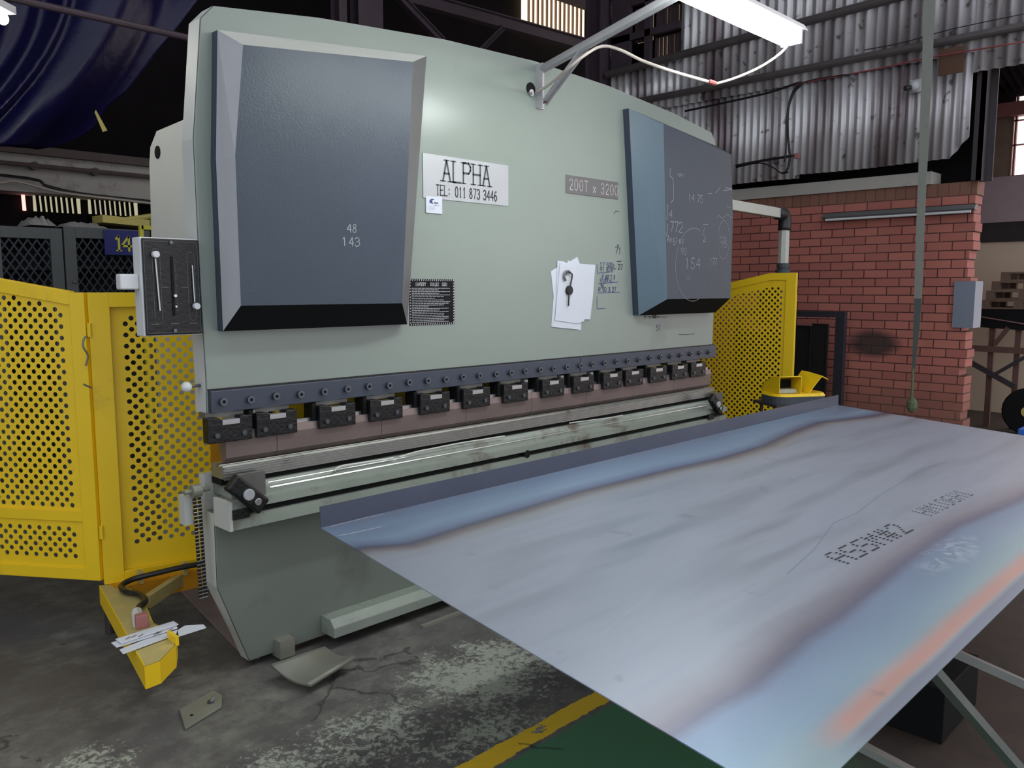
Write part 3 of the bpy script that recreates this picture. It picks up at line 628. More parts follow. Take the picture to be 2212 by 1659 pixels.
# cylinder covers
base = [(1.524, 2.577), (2.547, 2.679), (2.41, 1.435), (1.497, 1.435), (1.497, 2.09)]
front = [(1.560, 2.505), (2.365, 2.595), (2.285, 1.537), (1.512, 1.537), (1.512, 2.10)]
def cover(mirror):
    mx = (lambda x: 2 * XC - x) if mirror else (lambda x: x)
    B0 = [V((mx(x), YR, z)) for x, z in base]; B1 = [V((mx(x), YR - .045, z)) for x, z in base]; FR = [V((mx(x), 2.95, z)) for x, z in front]
    c = MB().loft(B0, B1, False, False).build('cylinder_cover', M['bluebar'], PB)
    lab(c, 'right slate blue cylinder cover covered in chalk notes' if mirror else 'left slate blue cylinder cover')
    mb = MB(); mb.prism(FR, (0, .004, 0)); mb.build('front_panel', M['slate'], c)
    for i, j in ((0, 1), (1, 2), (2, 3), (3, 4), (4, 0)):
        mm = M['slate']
        if i in (3, 4): mm = M['slate_lit'] if not mirror else M['slate_mid']
        if i == 0: mm = M['cream'] if not mirror else M['slate']  # cream stands for lamp light on the left cover's top bevel
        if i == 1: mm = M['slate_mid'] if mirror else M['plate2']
        if i == 2: mm = M['blackmat']  # shade of the downward face put into the colour as black
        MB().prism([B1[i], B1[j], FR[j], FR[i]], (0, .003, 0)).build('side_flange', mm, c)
    sc = MB()
    for x, z in ((base[3][0] + .012, 1.60), (base[3][0] + .012, 2.05), (base[0][0] + .012, 2.45)):
        MB().cyl((mx(x), YR - .045, z), (mx(x), YR - .055, z), .009, 8).build('screw', M['black'], c)
    return c
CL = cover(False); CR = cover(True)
def note(parent, name, m, strokes_fn, Y):
    mb = MB(); strokes_fn(mb, Y); return mb.build(name, m, parent)
def W3(x, z, Y): return V((x, Y, z))
def txt(px, py, s, size, Y, w=.004, j=.25, adv=5.0):
    def fn(mb, _):
        p = at(px, py, 1, Y); write(mb, s, p, XV, ZV, size, w, adv=adv, jitter=j)
    return fn
YN = 2.9485
def chalk_left(mb, Y):
    for a in ((750, 501, '48', .032), (739, 531, '1', .036), (754, 531, '43', .036)): txt(*a, Y, .0032)(mb, Y)
note(CL, 'chalk_marks', M['chalk'], chalk_left, YN)
def chalk_right(mb, Y):
    P = lambda *q: [at(x, y, 1, Y) for x, y in q]
    R = lambda w, *q: mb.ribbon(P(*q), w * .6, XV, ZV)
    R(.006, (1448, 364), (1447, 380), (1454, 387), (1455, 430), (1450, 437)); txt(1462, 381, '-6911', .022, Y, .0018)(mb, Y)
    txt(1487, 434, '14 75', .045, Y, .0030)(mb, Y); R(.004, (1530, 419), (1538, 418)); R(.004, (1545, 417), (1552, 410), (1556, 404)); R(.004, (1562, 412), (1582, 409)); R(.004, (1566, 405), (1580, 408))
    R(.006, (1443, 442), (1440, 475)); txt(1446, 470, '4', .045, Y, .0024)(mb, Y)
    R(.007, (1442, 484), (1440, 510)); txt(1447, 500, '772', .062, Y, .0036, adv=4.8)(mb, Y)
    txt(1441, 523, 'Angles', .042, Y, .0030, adv=4.6)(mb, Y)
    R(.004, (1519, 485), (1529, 485)); R(.005, (1522, 492), (1518, 505), (1524, 515), (1518, 522), (1524, 522))
    # circle around notes
    c = at(1493, 572, 1, Y); ca = [c + V((math.cos(a) * .21 + .03, 0, math.sin(a) * .235)) for a in [math.radians(k) for k in range(70, 300, 10)]]
    mb.ribbon(ca, .0018, XV, ZV)
    txt(1471, 550, '90', .042, Y, .0024)(mb, Y); txt(1480, 580, '154', .07, Y, .0036, adv=5.6)(mb, Y); txt(1482, 604, '10', .025, Y, .0018)(mb, Y)
    txt(1533, 572, '177', .045, Y, .0030, adv=4.0)(mb, Y)
    c = at(1563, 518, 1, Y); ca = [c + V((math.cos(a) * .075, 0, math.sin(a) * .13)) for a in [math.radians(k) for k in range(0, 361, 15)]]
    mb.ribbon(ca, .0018, XV, ZV); txt(1554, 534, '98', .07, Y, .0030, adv=4.4)(mb, Y)
    R(.003, (1549, 470), (1553, 465), (1560, 472), (1572, 462), (1580, 470)); R(.003, (1570, 445), (1580, 450))
note(CR, 'chalk_marks', M['chalk'], chalk_right, YN)
# handwritten marks on the ram face
def pen(mb, Y):
    P = lambda *q: [at(x, y, 1, Y) for x, y in q]
    for (x, y, s, z) in ((1296, 577, '17 500', .028), (1296, 587, '91 826', .028), (1301, 602, 'F 60 T 3m', .022), (1296, 611, '5109 H', .024), (1298, 622, '91', .022), (1293, 630, 'R 50 3 27', .026), (1418, 714, '51 m', .035)):
        txt(x, y, s, z, Y, .0035)(mb, Y)
    for q in ([(1293, 590), (1316, 588)], [(1293, 613), (1335, 609)], [(1291, 633), (1338, 631)], [(1290, 570), (1291, 592)], [(1290, 640), (1290, 666)], [(1290, 667), (1308, 666)]):
        mb.ribbon(P(*q), .0035, XV, ZV)
note(RAM, 'pen_marks', M['inkblue'], pen, YR - .0015)
def pen2(mb, Y):
    P = lambda *q: [at(x, y, 1, Y) for x, y in q]
    for (x, y, s, z) in ((1329, 548, '71', .04), (1326, 581, 'L 27', .03), (1325, 468, 'c', .03), (1392, 688, '1 m s 100 s', .02)): txt(x, y, s, z, Y, .004)(mb, Y)
    mb.ribbon(P((1333, 565), (1342, 564)), .005, XV, ZV); mb.ribbon(P((1326, 462), (1330, 456), (1337, 457)), .004, XV, ZV); mb.ribbon(P((1334, 529), (1336, 532)), .008, XV, ZV)
    mb.ribbon(P((1466, 722), (1480, 723), (1500, 721)), .004, XV, ZV); mb.ribbon(P((1392, 684), (1440, 685)), .004, XV, ZV)
note(RAM, 'pen_marks', M['ink'], pen2, YR - .0015)
# nameplates
def flatplate(name, x0, x1, z0, z1, m, parent, th=.004, Y=YR):
    return MB().box((x0, Y - th, z0), (x1, Y, z1)).build(name, m, parent, bevel=.001)
NP = flatplate('nameplate', 2.551, 3.128, 2.035, 2.245, M['plate'], RAM)
mb = MB(); write(mb, 'ALPHA', (2.675, YR - .0048, 2.125), XV, ZV, .100, .010, adv=5.6, serif=1.0, narrow=.72)
mb.build('lettering', M['rubber'], NP)
mb = MB(); write(mb, 'TEL: 011 873 3446', (2.632, YR - .0048, 2.055), XV, ZV, .048, .0058, adv=5.4, serif=.6, narrow=.60)
mb.build('lettering', M['rubber'], NP)
NP2 = flatplate('rating_plate', 3.592, 4.074, 2.142, 2.244, M['plate2'], RAM)
mb = MB(); write(mb, '200T x 3200', (3.618, YR - .0048, 2.163), XV, ZV, .060, .0045, adv=5.6, serif=.4, narrow=.80)
mb.build('lettering', M['chrome'], NP2)
ST = flatplate('sticker', 2.566, 2.668, 1.965, 2.045, M['paper'], RAM, .006)
mb = MB()
p0 = V((2.585, YR - .0066, 2.014)); mb.add([p0 + V(q) for q in [(0, 0, 0), (.004, 0, .014), (.018, 0, .020), (.034, 0, .016), (.018, 0, .012), (.024, 0, -.006), (.012, 0, -.002)]], [(0, 1, 2, 3, 4, 5, 6)])
write(mb, 'NNNNN', (2.616, YR - .0066, 2.012), XV, ZV, .007, .0015, adv=4.4)
mb.ribbon([(2.616, YR - .0066, 2.004), (2.650, YR - .0066, 2.004)], .0015, XV, ZV)
for z in (1.995, 1.988, 1.981): mb.ribbon([(2.58, YR - .0066, z), (2.62, YR - .0066, z)], .0008, XV, ZV)
mb.build('print', M['inkblue'], ST)
SG = flatplate('safety_notice', 2.459, 2.744, 1.425, 1.649, M['blackmat'], RAM, .003)
mb = MB(); Yp = YR - .0036
write(mb, 'SAFETY', (2.497, Yp, 1.616), XV, ZV, .014, .0038, adv=5.2, narrow=.9)
write(mb, 'RULES', (2.590, Yp, 1.616), XV, ZV, .014, .0038, adv=5.2, narrow=.9); write(mb, 'REQ', (2.665, Yp, 1.616), XV, ZV, .014, .0038, adv=5.2, narrow=.9)
for k in range(21):
    z = 1.604 - k * .0082; x = 2.474; xe = 2.474 + random.choice((.14, .2, .23, .17, .24, .10))
    while x < xe:
        w_ = random.uniform(.008, .022); mb.ribbon([(x, Yp, z), (min(x + w_, xe), Yp, z)], .0028, XV, ZV); x += w_ + .005
for k in range(21):
    for z in (1.644, 1.430): mb.ribbon([(2.466 + k * .0135, Yp, z - .003), (2.469 + k * .0135, Yp, z + .003)], .004, XV, ZV)
for k in range(16):
    for x in (2.464, 2.739): mb.ribbon([(x - .002, Yp, 1.438 + k * .0135), (x + .002, Yp, 1.441 + k * .0135)], .004, XV, ZV)
mb.build('print', M['plate'], SG)
# cable hole behind the lamp bracket
c = at(1146, 192, 1, YR)
MB().cyl((c.x, YR + .0, c.z), (c.x, YR - .004, c.z), .033, 20).build('cable_hole', M['blackmat'], RAM)
MB().cyl((c.x - .004, YR - .004, c.z - .022), (c.x - .004, YR - .014, c.z - .022), .018, 14).build('magnet', M['chrome'], RAM)
# clamp bar with bolts
BAR = MB().box((1.444, YR - .03, 1.112), (3.70, YR, 1.200)).box((3.704, YR - .03, 1.112), (2 * XC - 1.444, YR, 1.200)).build('clamp_bar', M['bluebar'], PB, bevel=.003)
MB().box((1.444, YR - .012, 1.200), (2 * XC - 1.444, YR, 1.206)).build('packing_strip', M['black'], PB)
bx = [(480, 861), (539, 855), (594, 849), (647, 845), (698, 839), (748, 833), (794, 829), (838, 824), (881, 820), (921, 816), (960, 812), (997, 806), (1033, 804), (1069, 800), (1101, 796), (1132, 793), (1164, 790), (1193, 786), (1222, 783), (1251, 781), (1277, 778), (1303, 776), (1329, 772), (1353, 770), (1378, 767), (1402, 765), (1425, 763), (1447, 761), (1468, 759), (1490, 757), (1510, 755), (1530, 752)]
xs = [at(x, y, 1, YR - .03).x for x, y in bx]
b0 = MB().cyl((xs[0], YR - .03, 1.156), (xs[0], YR - .046, 1.156), .0155, 14).cyl((xs[0], YR - .046, 1.156), (xs[0], YR - .047, 1.156), .008, 6).build('clamp_bolt', M['bolt'], BAR)
sk = MB().cyl((xs[0], YR - .0470, 1.156), (xs[0], YR - .0480, 1.156), .0078, 6).build('hex_socket', M['blackmat'], b0)
for x in xs[1:]:
    bb = b0.copy(); COL.objects.link(bb); bb.location = b0.location + V((x - xs[0], 0, random.uniform(-.003, .003)))
    WORLD[bb.name] = WORLD[b0.name]
    s2 = sk.copy(); COL.objects.link(s2); s2.parent = bb
# upper tool clamps
cl = [(448, 543), (554, 641), (689, 769), (799, 871), (909, 972), (1002, 1059), (1089, 1141), (1171, 1220), (1238, 1284), (1300, 1347), (1350, 1390), (1404, 1439), (1450, 1485), (1488, 1526)]
cw = .186
cxs = [(at(a, 880, 1, YR - .055).x + at(b, 870, 1, YR - .055).x) / 2 for a, b in cl]
def clampset(x):
    y0, y1 = YR - .055, YR + .0
    pts = [(-cw / 2, .995), (cw / 2, .995), (cw / 2, 1.095), (.045, 1.095), (.035, 1.078), (-.035, 1.078), (-.045, 1.095), (-cw / 2, 1.095)]
    c = MB().prism([(x + a, y0, z) for a, z in pts], (0, .05, 0)).build('tool_clamp', M['black'], PB, bevel=.003)
    MB().box((x - .035, y0 - .004, 1.066), (x + .038, y0 + .03, 1.086)).build('wedge', M['chrome'], c)
    for sx_ in (-.058, .056):
        MB().cyl((x + sx_, y0, 1.026), (x + sx_, y0 - .007, 1.026), .0105, 12).build('clamp_screw', M['bolt'], c)
    MB().box((x - cw / 2 + .012, YR - .008, 1.09), (x + cw / 2 - .012, YR + .05, 1.112)).build('shim', M['diedark'], c)
    return c
c0 = clampset(cxs[0])
WORLD[c0.name] = WORLD[c0.name]
for x in cxs[1:]:
    r = c0.copy(); COL.objects.link(r); r.location = c0.location + V((x - cxs[0], 0, 0)); WORLD[r.name] = WORLD[c0.name]
    for ch in c0.children: k = ch.copy(); COL.objects.link(k); k.parent = r
# grey blocks in the gaps, right of the clamps
for x in [cxs[0] + cw / 2 + .018] + [cxs[k] + cw / 2 + .02 for k in (6, 7, 8)]:
    MB().box((x - .012, YR - .02, 1.0), (x + .014, YR + .03, 1.105)).build('spacer', M['rail'], PB)
for k in range(1, 12):
    x = cxs[k] - cw / 2 - .012
    MB().box((x - .008, YR - .03, 1.0), (x + .010, YR + .04, 1.108)).build('intermediate_block', M['blackmat'], PB)
# punch: profile swept along x in segments
def prof(pts, x0, x1, name, m, parent, bevel=0):
    return MB().prism([(x0, y, z) for y, z in pts], (x1 - x0, 0, 0)).build(name, m, parent, bevel=bevel)
pz = [(YR - .030, 1.030), (YR + .030, 1.030), (YR + .030, .985), (YR + .020, .945), (YR + .000, .902), (YR - .012, .902), (YR - .034, .925), (YR - .036, 1.0)]
segs = [1.493, 1.72, 2.26, 2.79, 3.28, 3.75, 4.22, 4.68, 5.15]
for a, b in zip(segs[:-1], segs[1:]): prof(pz, a + .0012, b - .0012, 'punch', M['punch'], PB)
prof([(YR - .010, 1.030), (YR + .012, 1.030), (YR + .012, 1.044), (YR - .010, 1.044)], 1.50, 5.14, 'punch_tang', M['chrome'], PB)
# pen marks on the punch
def pm(mb, Y):
    txt(744, 913, '0', .045, Y, .003, 0)(mb, Y)
    c = at(738, 915, 1, Y); mb.ribbon([c + V((math.cos(a) * .018, 0, math.sin(a) * .026)) for a in [math.radians(k) for k in range(0, 361, 20)]], .0025, XV, ZV)
    mb.ribbon([c, c + V((0, 0, .025))], .0025, XV, ZV)
# die and bed top
die = [(YR - .045, .900), (YR - .032, .900), (YR - .028, .893), (YR - .022, .900), (YR - .014, .900), (YR, .885), (YR + .014, .900), (YR + .05, .900), (YR + .05, .845), (YR - .047, .845), (YR - .047, .886), (YR - .052, .893)]
DIE = prof(die, 1.47, 5.17, 'die', M['die'], PB)
prof([(YR - .025, .845), (YR + .06, .845), (YR + .06, .815), (YR - .025, .815)], 1.475, 5.165, 'die_base', M['blackmat'], PB)  # black colour stands in for shade in the recess under the die
mb = MB()
for k in range(5): mb.box((1.475, YR - .0535, .889 - k * .011), (5.165, YR - .0485, .884 - k * .011))
mb.build('die_rib', M['chrome'], PB)
prof([(YR - .075, .795), (YR - .050, .815), (YR + .10, .815), (YR + .10, .767), (YR - .075, .767)], 1.49, 5.16, 'die_holder', M['rail'], PB)
prof([(YR - .078, .785), (YR - .062, .806), (YR - .058, .806), (YR - .075, .782)], 1.66, 5.14, 'ledge', M['chrome'], PB)
prof([(YR - .135, .767), (YR, .767), (YR, .672), (YR - .07, .672), (YR - .07, .734), (YR - .135, .734)], 1.455, 5.205, 'support_rail', M['rail'], PB)
prof([(YR - .135, .706), (YR - .02, .706), (YR - .02, .655), (YR - .135, .655)], 1.455, 5.205, 'support_rail', M['rail'], PB)
MB().box((1.47, YR - .110, .706), (5.19, YR - .07, .734)).build('slot', M['blackmat'], PB)  # black strip stands in for the shade inside the rail slot
MB().box((1.449, YR - .137, .653), (1.462, YR, .769)).build('rail_end', M['cream'], PB)
MB().cyl((3.14, YR - .136, .720), (3.14, YR - .08, .720), .022, 12).build('rail_nut', M['blackmat'], PB)
# lower bed
bl = [(1.452, .70), (1.452, .39), (1.579, .035), (2 * XC - 1.579, .035), (2 * XC - 1.452, .39), (2 * XC - 1.452, .70)]
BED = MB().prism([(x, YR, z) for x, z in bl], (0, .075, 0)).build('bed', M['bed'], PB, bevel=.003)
el = [(1.452, .70), (1.452, .39), (1.579, .035)]
mb = MB(); mb.add([(x - .0025, YR + .003, z) for x, z in el] + [(x - .0025, YR + .075, z) for x, z in el], [(0, 1, 4, 3), (1, 2, 5, 4)]); mb.build('bed_edge', M['cream'], BED)
MB().prism([(1.456, YR + .085, .845), (1.456, YR + .085, .39), (1.60, YR + .085, .035), (1.75, YR + .085, .035), (1.75, YR + .085, .845)], (0, .05, 0)).build('bed_web', M['cream'], PB)
mb = MB(); mb.prism([(1.93, YR - .105, .055), (1.93, YR - .105, .10), (1.93, YR - .075, .135), (1.93, YR, .135), (1.93, YR, .055)], (4.75 - 1.93, 0, 0))
mb.build('foot_rail', M['rail'], PB, bevel=.003)
for x in (1.73, 4.93):
    MB().box((x - .035, YR - .05, .018), (x + .035, YR + .02, .095)).build('levelling_foot', M['greysteel'], PB)
mb = MB(); mb.box((2.36, YR - .20, .0), (2.80, YR - .175, .012)); mb.build('floor_shim', M['greysteel'], PB)
# side frames (set in from the plate ends), back beam
for sx_ in (0, 1):
    X0 = 1.93 if not sx_ else 2 * XC - 1.93 - .05
    P = [(3.30, .05), (3.26, .74), (3.62, .80), (3.62, 1.20), (3.30, 1.26), (3.30, 2.46), (4.255, 2.48), (4.66, 2.465), (4.755, 2.39), (4.78, 2.30), (4.80, 1.9), (4.85, .05)]
    f_ = MB().prism([(X0, y, z) for y, z in P], (.05, 0, 0)).build('side_frame', M['frame'], PB, bevel=.004)
    lab(f_, 'pale grey C-shaped side frame plate')
    if not sx_:
        c = at(341, 329, 0, 1.93); MB().cyl((c.x, c.y, c.z), (c.x - .004, c.y, c.z), .035, 20).build('lifting_hole', M['blackmat'], f_)
        c = at(414, 497, 0, 1.93); MB().cyl((c.x, c.y, c.z), (c.x - .006, c.y, c.z), .025, 14).build('grommet', M['blackmat'], f_)
MB().box((2.0, 3.24, 1.28), (4.66, 3.40, 2.4)).build('back_beam', M['blackmat'], PB)
for x in (2.02, 4.42): MB().cyl((x + .11, 3.42, 1.5), (x + .11, 3.42, 2.4), .12, 20).build('cylinder', M['bluebar'], PB)
MB().box((2.0, 3.25, .1), (4.66, 3.6, .73)).build('lower_beam', M['bed'], PB)
# yellow back gauge beam seen through the gaps
g_ = MB().box((2.02, 3.60, .84), (3.80, 3.66, 1.16)).build('back_guard', M['yellow'], PB)
mb = MB()
for k in range(14): mb.cyl((2.08 + k * .11, 3.60, .985), (2.08 + k * .11, 3.592, .985), .012, 8)
mb.build('bolt_row', M['chrome'], g_)
MB().box((3.84, 3.60, .84), (4.62, 3.66, 1.16)).build('back_guard', M['rail'], PB)
# stroke gauge box on the left end
GB = MB().box((1.203, 3.10, 1.425), (1.424, 3.172, 1.790)).build('stroke_gauge', M['white'], PB, bevel=.004)
GP = MB().box((1.207, 3.090, 1.429), (1.422, 3.099, 1.786)).build('gauge_face', M['black'], GB, bevel=.006)
mb = MB()
Yg = 3.0885
def slot(x, z0, z1, w):
    pts = []
    for k in range(0, 181, 20): pts.append((x + math.cos(math.radians(k)) * w, Yg, z1 + math.sin(math.radians(k)) * w))
    for k in range(180, 361, 20): pts.append((x + math.cos(math.radians(k)) * w, Yg, z0 + math.sin(math.radians(k)) * w))
    mb.ribbon(pts + [pts[0]], .0012, XV, ZV)
slot(1.255, 1.485, 1.735, .014); slot(1.385, 1.495, 1.725, .014)
mb.ribbon([(1.212, Yg, 1.437), (1.417, Yg, 1.437)], .001, XV, ZV); mb.ribbon([(1.212, Yg, 1.437), (1.212, Yg, 1.775), (1.405, Yg, 1.777), (1.412, Yg, 1.765), (1.415, Yg, 1.437)], .001, XV, ZV)
for k in range(22): mb.ribbon([(1.322, Yg, 1.52 + k * .009), (1.328 + (.003 if k % 5 == 0 else 0), Yg, 1.52 + k * .009)], .0012, XV, ZV)
for x in (1.226, 1.300, 1.372): mb.ribbon([(x, Yg, 1.470), (x + .030, Yg, 1.470)], .002, XV, ZV)
for x in (1.272, 1.346): mb.ribbon([(x, Yg, 1.606), (x + .024, Yg, 1.606)], .0018, XV, ZV)
mb.build('gauge_markings', M['plate2'], GP)
MB().box((1.309, 3.086, 1.50), (1.317, 3.0885, 1.72)).build('centre_slot', M['blackmat'], GP)
for (x, z) in ((1.250, 1.727), (1.396, 1.535)):
    k_ = MB().cyl((x, 3.088, z), (x, 3.068, z), .0125, 16).build('gauge_knob', M['white'], GP, bevel=.002)
MB().cyl((1.251, 3.084, 1.712), (1.259, 3.084, 1.52), .0035, 8).cyl((1.389, 3.084, 1.69), (1.392, 3.084, 1.55), .003, 8).build('pointer_rod', M['chrome'], GP)
MB().cyl((1.316, 3.088, 1.575), (1.316, 3.074, 1.575), .006, 10).cyl((1.317, 3.088, 1.535), (1.317, 3.074, 1.535), .004, 10).build('pointer_screw', M['chrome'], GP)
MB().cyl((1.313, 3.088, 1.773), (1.313, 3.084, 1.773), .007, 10).cyl((1.313, 3.088, 1.444), (1.313, 3.084, 1.444), .007, 10).build('gauge_screw', M['bolt'], GP)
MB().box((1.135, 3.12, 1.598), (1.203, 3.165, 1.655)).build('switch_box', M['white'], GB, bevel=.006)
# ball handle
p = at(403, 836, 1, YR + .05); MB().sphere(p, .021, 16).build('ball_knob', M['white'], PB, smooth=True)
MB().cyl(p, (1.445, YR + .05, p.z + .002), .006, 8).build('knob_stem', M['bolt'], PB)
# T-slot stop blocks
def stop(xc, zc, s):
    a = math.radians(-43); u = V((math.cos(a), 0, math.sin(a))); v = V((-u.z, 0, u.x)); c = V((xc, YR - .165, zc))
    b_ = MB().obox(c, u * .100 * s, V((0, .018, 0)), v * .040 * s).build('sheet_stop', M['black'], PB, bevel=.010)
    MB().cyl(c - u * .005 * s + V((0, -.018, 0)), c - u * .005 * s + V((0, -.032, 0)), .025 * s, 20).build('bolt_head', M['plate'], b_, bevel=.003)
    MB().cyl(c + u * .052 * s + V((0, -.018, 0)), c + u * .052 * s + V((0, -.028, 0)), .016 * s, 14).build('bolt_head', M['chrome'], b_, bevel=.002)
    MB().box((xc - .05, YR - .147, .700), (xc + .02, YR - .08, .738)).build('slot_nut', M['black'], b_)
p = at(537, 1069, 1, YR - .18); stop(p.x, p.z, .92)
p = at(1550, 874, 1, YR - .18); stop(p.x, p.z, .85)
for (xa, xb) in ((1.492, 1.625), (5.10, 5.20)):
    MB().box((xa, YR - .105, .735), (xb, YR - .088, .868)).box((xa, YR - .105, .735), (xb, YR - .02, .748)).build('end_plate', M['diedark'], PB, bevel=.002)
# adjusting chain at the left end
mb = MB(); Yc = YR + .03; Xc = 1.395
for row in (-.010, .010):
    for k in range(29):
        z = .798 - k * .0155; x = Xc + row + .012 * k / 37
        mb.box((x - .006, Yc - .004, z - .0055), (x + .006, Yc + .004, z + .0055))
mb.build('chain', M['black'], PB)
mb = MB()
for k in range(29):
    z = .790 - k * .0155; x = Xc + .012 * k / 37; mb.cyl((x - .018, Yc - .005, z), (x + .018, Yc - .005, z), .0022, 6)
mb.build('chain_pins', M['chrome'], PB)
MB().cyl((1.375, Yc, .80), (1.412, Yc, .80), .026, 14).cyl((1.345, Yc, .80), (1.45, Yc, .80), .010, 10).build('chain_wheel', M['greysteel'], PB)
MB().box((1.352, YR + .05, .66), (1.385, YR + .10, .78)).build('chain_bracket', M['cream'], PB)
# grease beads on the ledge
mb = MB(); Yz = YR - .11
pts = [at(x, y, 1, YR - .078) for x, y in ((722, 1017), (735, 1008), (770, 1002), (810, 996), (850, 990))]
mb.tube(pts, .006, 6, 3); pts = [at(x, y, 1, YR - .078) for x, y in ((862, 988), (900, 976), (940, 968), (990, 958), (1040, 950), (1090, 942))]; mb.tube(pts, .0045, 6, 3)
pts = [at(x, y, 1, YR - .078) for x, y in ((1230, 914), (1290, 906), (1320, 902), (1345, 897))]; mb.tube(pts, .004, 6, 3)
mb.build('sealant_bead', M['cream'], PB)

# ============================================================ LAMP ON THE BRACKET
bp = at(1165, 190, 1, YR)
LA = thing('arm_lamp', (3.37, YR, 2.56), 'lit fluorescent batten lamp on a steel arm bracketed to the machine crown', 'lamp')
MB().box((3.345, YR - .008, 2.57), (3.40, YR, 2.80)).box((3.345, YR - .045, 2.57), (3.352, YR - .008, 2.80)).build('mounting_bracket', M['lampmetal'], LA)
MB().cyl((3.37, YR - .03, 2.605), (3.37, YR - .05, 2.605), .012, 8).build('bracket_bolt', M['rust'], LA)
TZ = 2.765; TY = 1.9
def arm_pt(t): return V((3.37, YR - .02, 2.775)).lerp(V((2.93, TY, 2.79)), t)
MB().tube([arm_pt(0), arm_pt(1.06)], .023, 10, 0).build('arm', M['lampmetal'], LA)
q = arm_pt(.36)
dd = (q - V((3.372, YR - .03, 2.60)));
k_ = dd.normalized().cross(XV).normalized()
MB().obox(V((3.372, YR - .03, 2.60)) + dd / 2, dd / 2, XV * .018, k_ * .004).obox(V((3.39, YR - .03, 2.60)) + dd / 2, dd / 2, XV * .003, k_ * .016).build('brace', M['lampmetal'], LA)
MB().prism([(2.15, TY - .06, TZ + .045), (2.15, TY + .06, TZ + .045), (2.15, TY + .04, TZ + .075), (2.15, TY - .04, TZ + .075)], (1.70, 0, .0)).build('housing', M['lampwhite'], LA)
MB().box((3.80, TY - .05, TZ - .02), (3.815, TY + .05, TZ + .05)).box((2.185, TY - .05, TZ - .02), (2.20, TY + .05, TZ + .05)).build('lamp_holder', M['lampwhite'], LA)
for y in (TY - .032, TY + .032): MB().cyl((2.20, y, TZ), (3.80, y, TZ), .019, 16).build('tube', M['tube'], LA, smooth=True)
P = [at(1158, 200, 1, YR - .03), at(1190, 180, 1, 2.95), at(1225, 150, 1, 2.75), at(1262, 120, 1, 2.65), at(1300, 100, 1, 2.62), at(1340, 108, 1, 2.55), at(1385, 130, 1, 2.45), at(1440, 150, 1, 2.3), at(1500, 168, 1, 2.2), at(1547, 181, 1, 2.1)]
Q = [at(1547, 181, 1, 2.1), at(1590, 168, 1, 2.05), at(1640, 146, 1, 2.0), at(1680, 120, 1, 1.95), at(1700, 100, 1, 1.92), at(1706, 88, 1, 1.9)]
MB().tube(P, .0075, 8, 4).tube(Q, .006, 8, 4).build('cable', M['cable'], LA, smooth=True)
p = at(1532, 176, 1, 2.12); MB().tube([p, at(1546, 181, 1, 2.1)], .011, 8, 0).build('cable_joint', M['cablered'], LA)

# ============================================================ STEEL SHEET
P0 = V((1.353, 2.176, .86)); d0 = V((-.021, -.999, -.045)); d0.x = 0; d0.normalize(); nS = XV.cross(d0).normalized()
if nS.z > 0: nS = -nS
upS = -nS
ds = V((-.021, -.999, -.045)).normalized()
sk_ = ds.x / abs(ds.y)
def SP(s, t, h=0): return P0 + XV * s + V((0, d0.y, d0.z)) * t + upS * h
LS, WS, TH = 3.83, 1.650, .0025
ROT = Matrix((XV, -d0, upS)).transposed()
def sheet_obj(name, m, vf, parent=None):
    """vf: list of (verts (s, t, h), faces) with local axes x=s, y=-t, z=h"""
    me = bpy.data.meshes.new(name); me.from_pydata([(s - .1098 * max(t, 0), -t, h) for s, t, h in vf[0]], [], vf[1]); me.materials.append(m)
    o = bpy.data.objects.new(name, me); COL.objects.link(o)
    if parent is None: o.matrix_world = Matrix.Translation(P0) @ ROT.to_4x4()
    else: o.parent = parent
    return o
ns, nt = 60, 24
vs = []; fs = []
def sag(s, t): return -.003 * (t / WS) ** 2 * math.sin(math.pi * min(1, s / LS)) * 1.0
for layer in (0, -TH):
    for j in range(nt + 1):
        for i in range(ns + 1):
            s = LS * i / ns; t = WS * j / nt; vs.append((s, t, layer + sag(s, t)))
n1 = ns + 1; off = n1 * (nt + 1)
for j in range(nt):
    for i in range(ns):
        a = j * n1 + i; fs.append((a, a + n1, a + n1 + 1, a + 1)); fs.append((off + a, off + a + 1, off + a + n1 + 1, off + a + n1))
for i in range(ns):
    fs.append((i, i + 1, off + i + 1, off + i)); a = nt * n1 + i; fs.append((a, off + a, off + a + 1, a + 1))
for j in range(nt):
    a = j * n1; fs.append((a, off + a, off + a + n1, a + n1)); a = j * n1 + ns; fs.append((a, a + n1, off + a + n1, off + a))
SH = sheet_obj('metal_sheet', M['sheet'], (vs, fs))
for p in SH.data.polygons: p.use_smooth = False
tag(SH, 'large blue-grey hot-rolled steel sheet with one upturned edge, stamped with dotted letters', 'metal sheet')
fh = .066
M['flange'] = mat('shaded_mill_scale', (.075, .085, .12), .45, .4, noise=.2, nscale=4)  # darker copy of the sheet's scale, flange shade put into the colour
FLG = sheet_obj('flange', M['flange'], ([(0, 0, 0), (LS, 0, 0), (LS, -.004, fh), (0, -.004, fh), (0, -.0025, 0), (LS, -.0025, 0), (LS, -.0065, fh), (0, -.0065, fh)],
    [(0, 1, 2, 3), (4, 7, 6, 5), (0, 3, 7, 4), (1, 5, 6, 2), (3, 2, 6, 7), (0, 4, 5, 1)]), SH)
sheet_obj('bright_cut_edge', M['chrome'], ([(0, -.004, fh + .0004), (LS, -.004, fh + .0004), (LS, -.0065, fh + .0004), (0, -.0065, fh + .0004)], [(0, 1, 2, 3)]), SH)
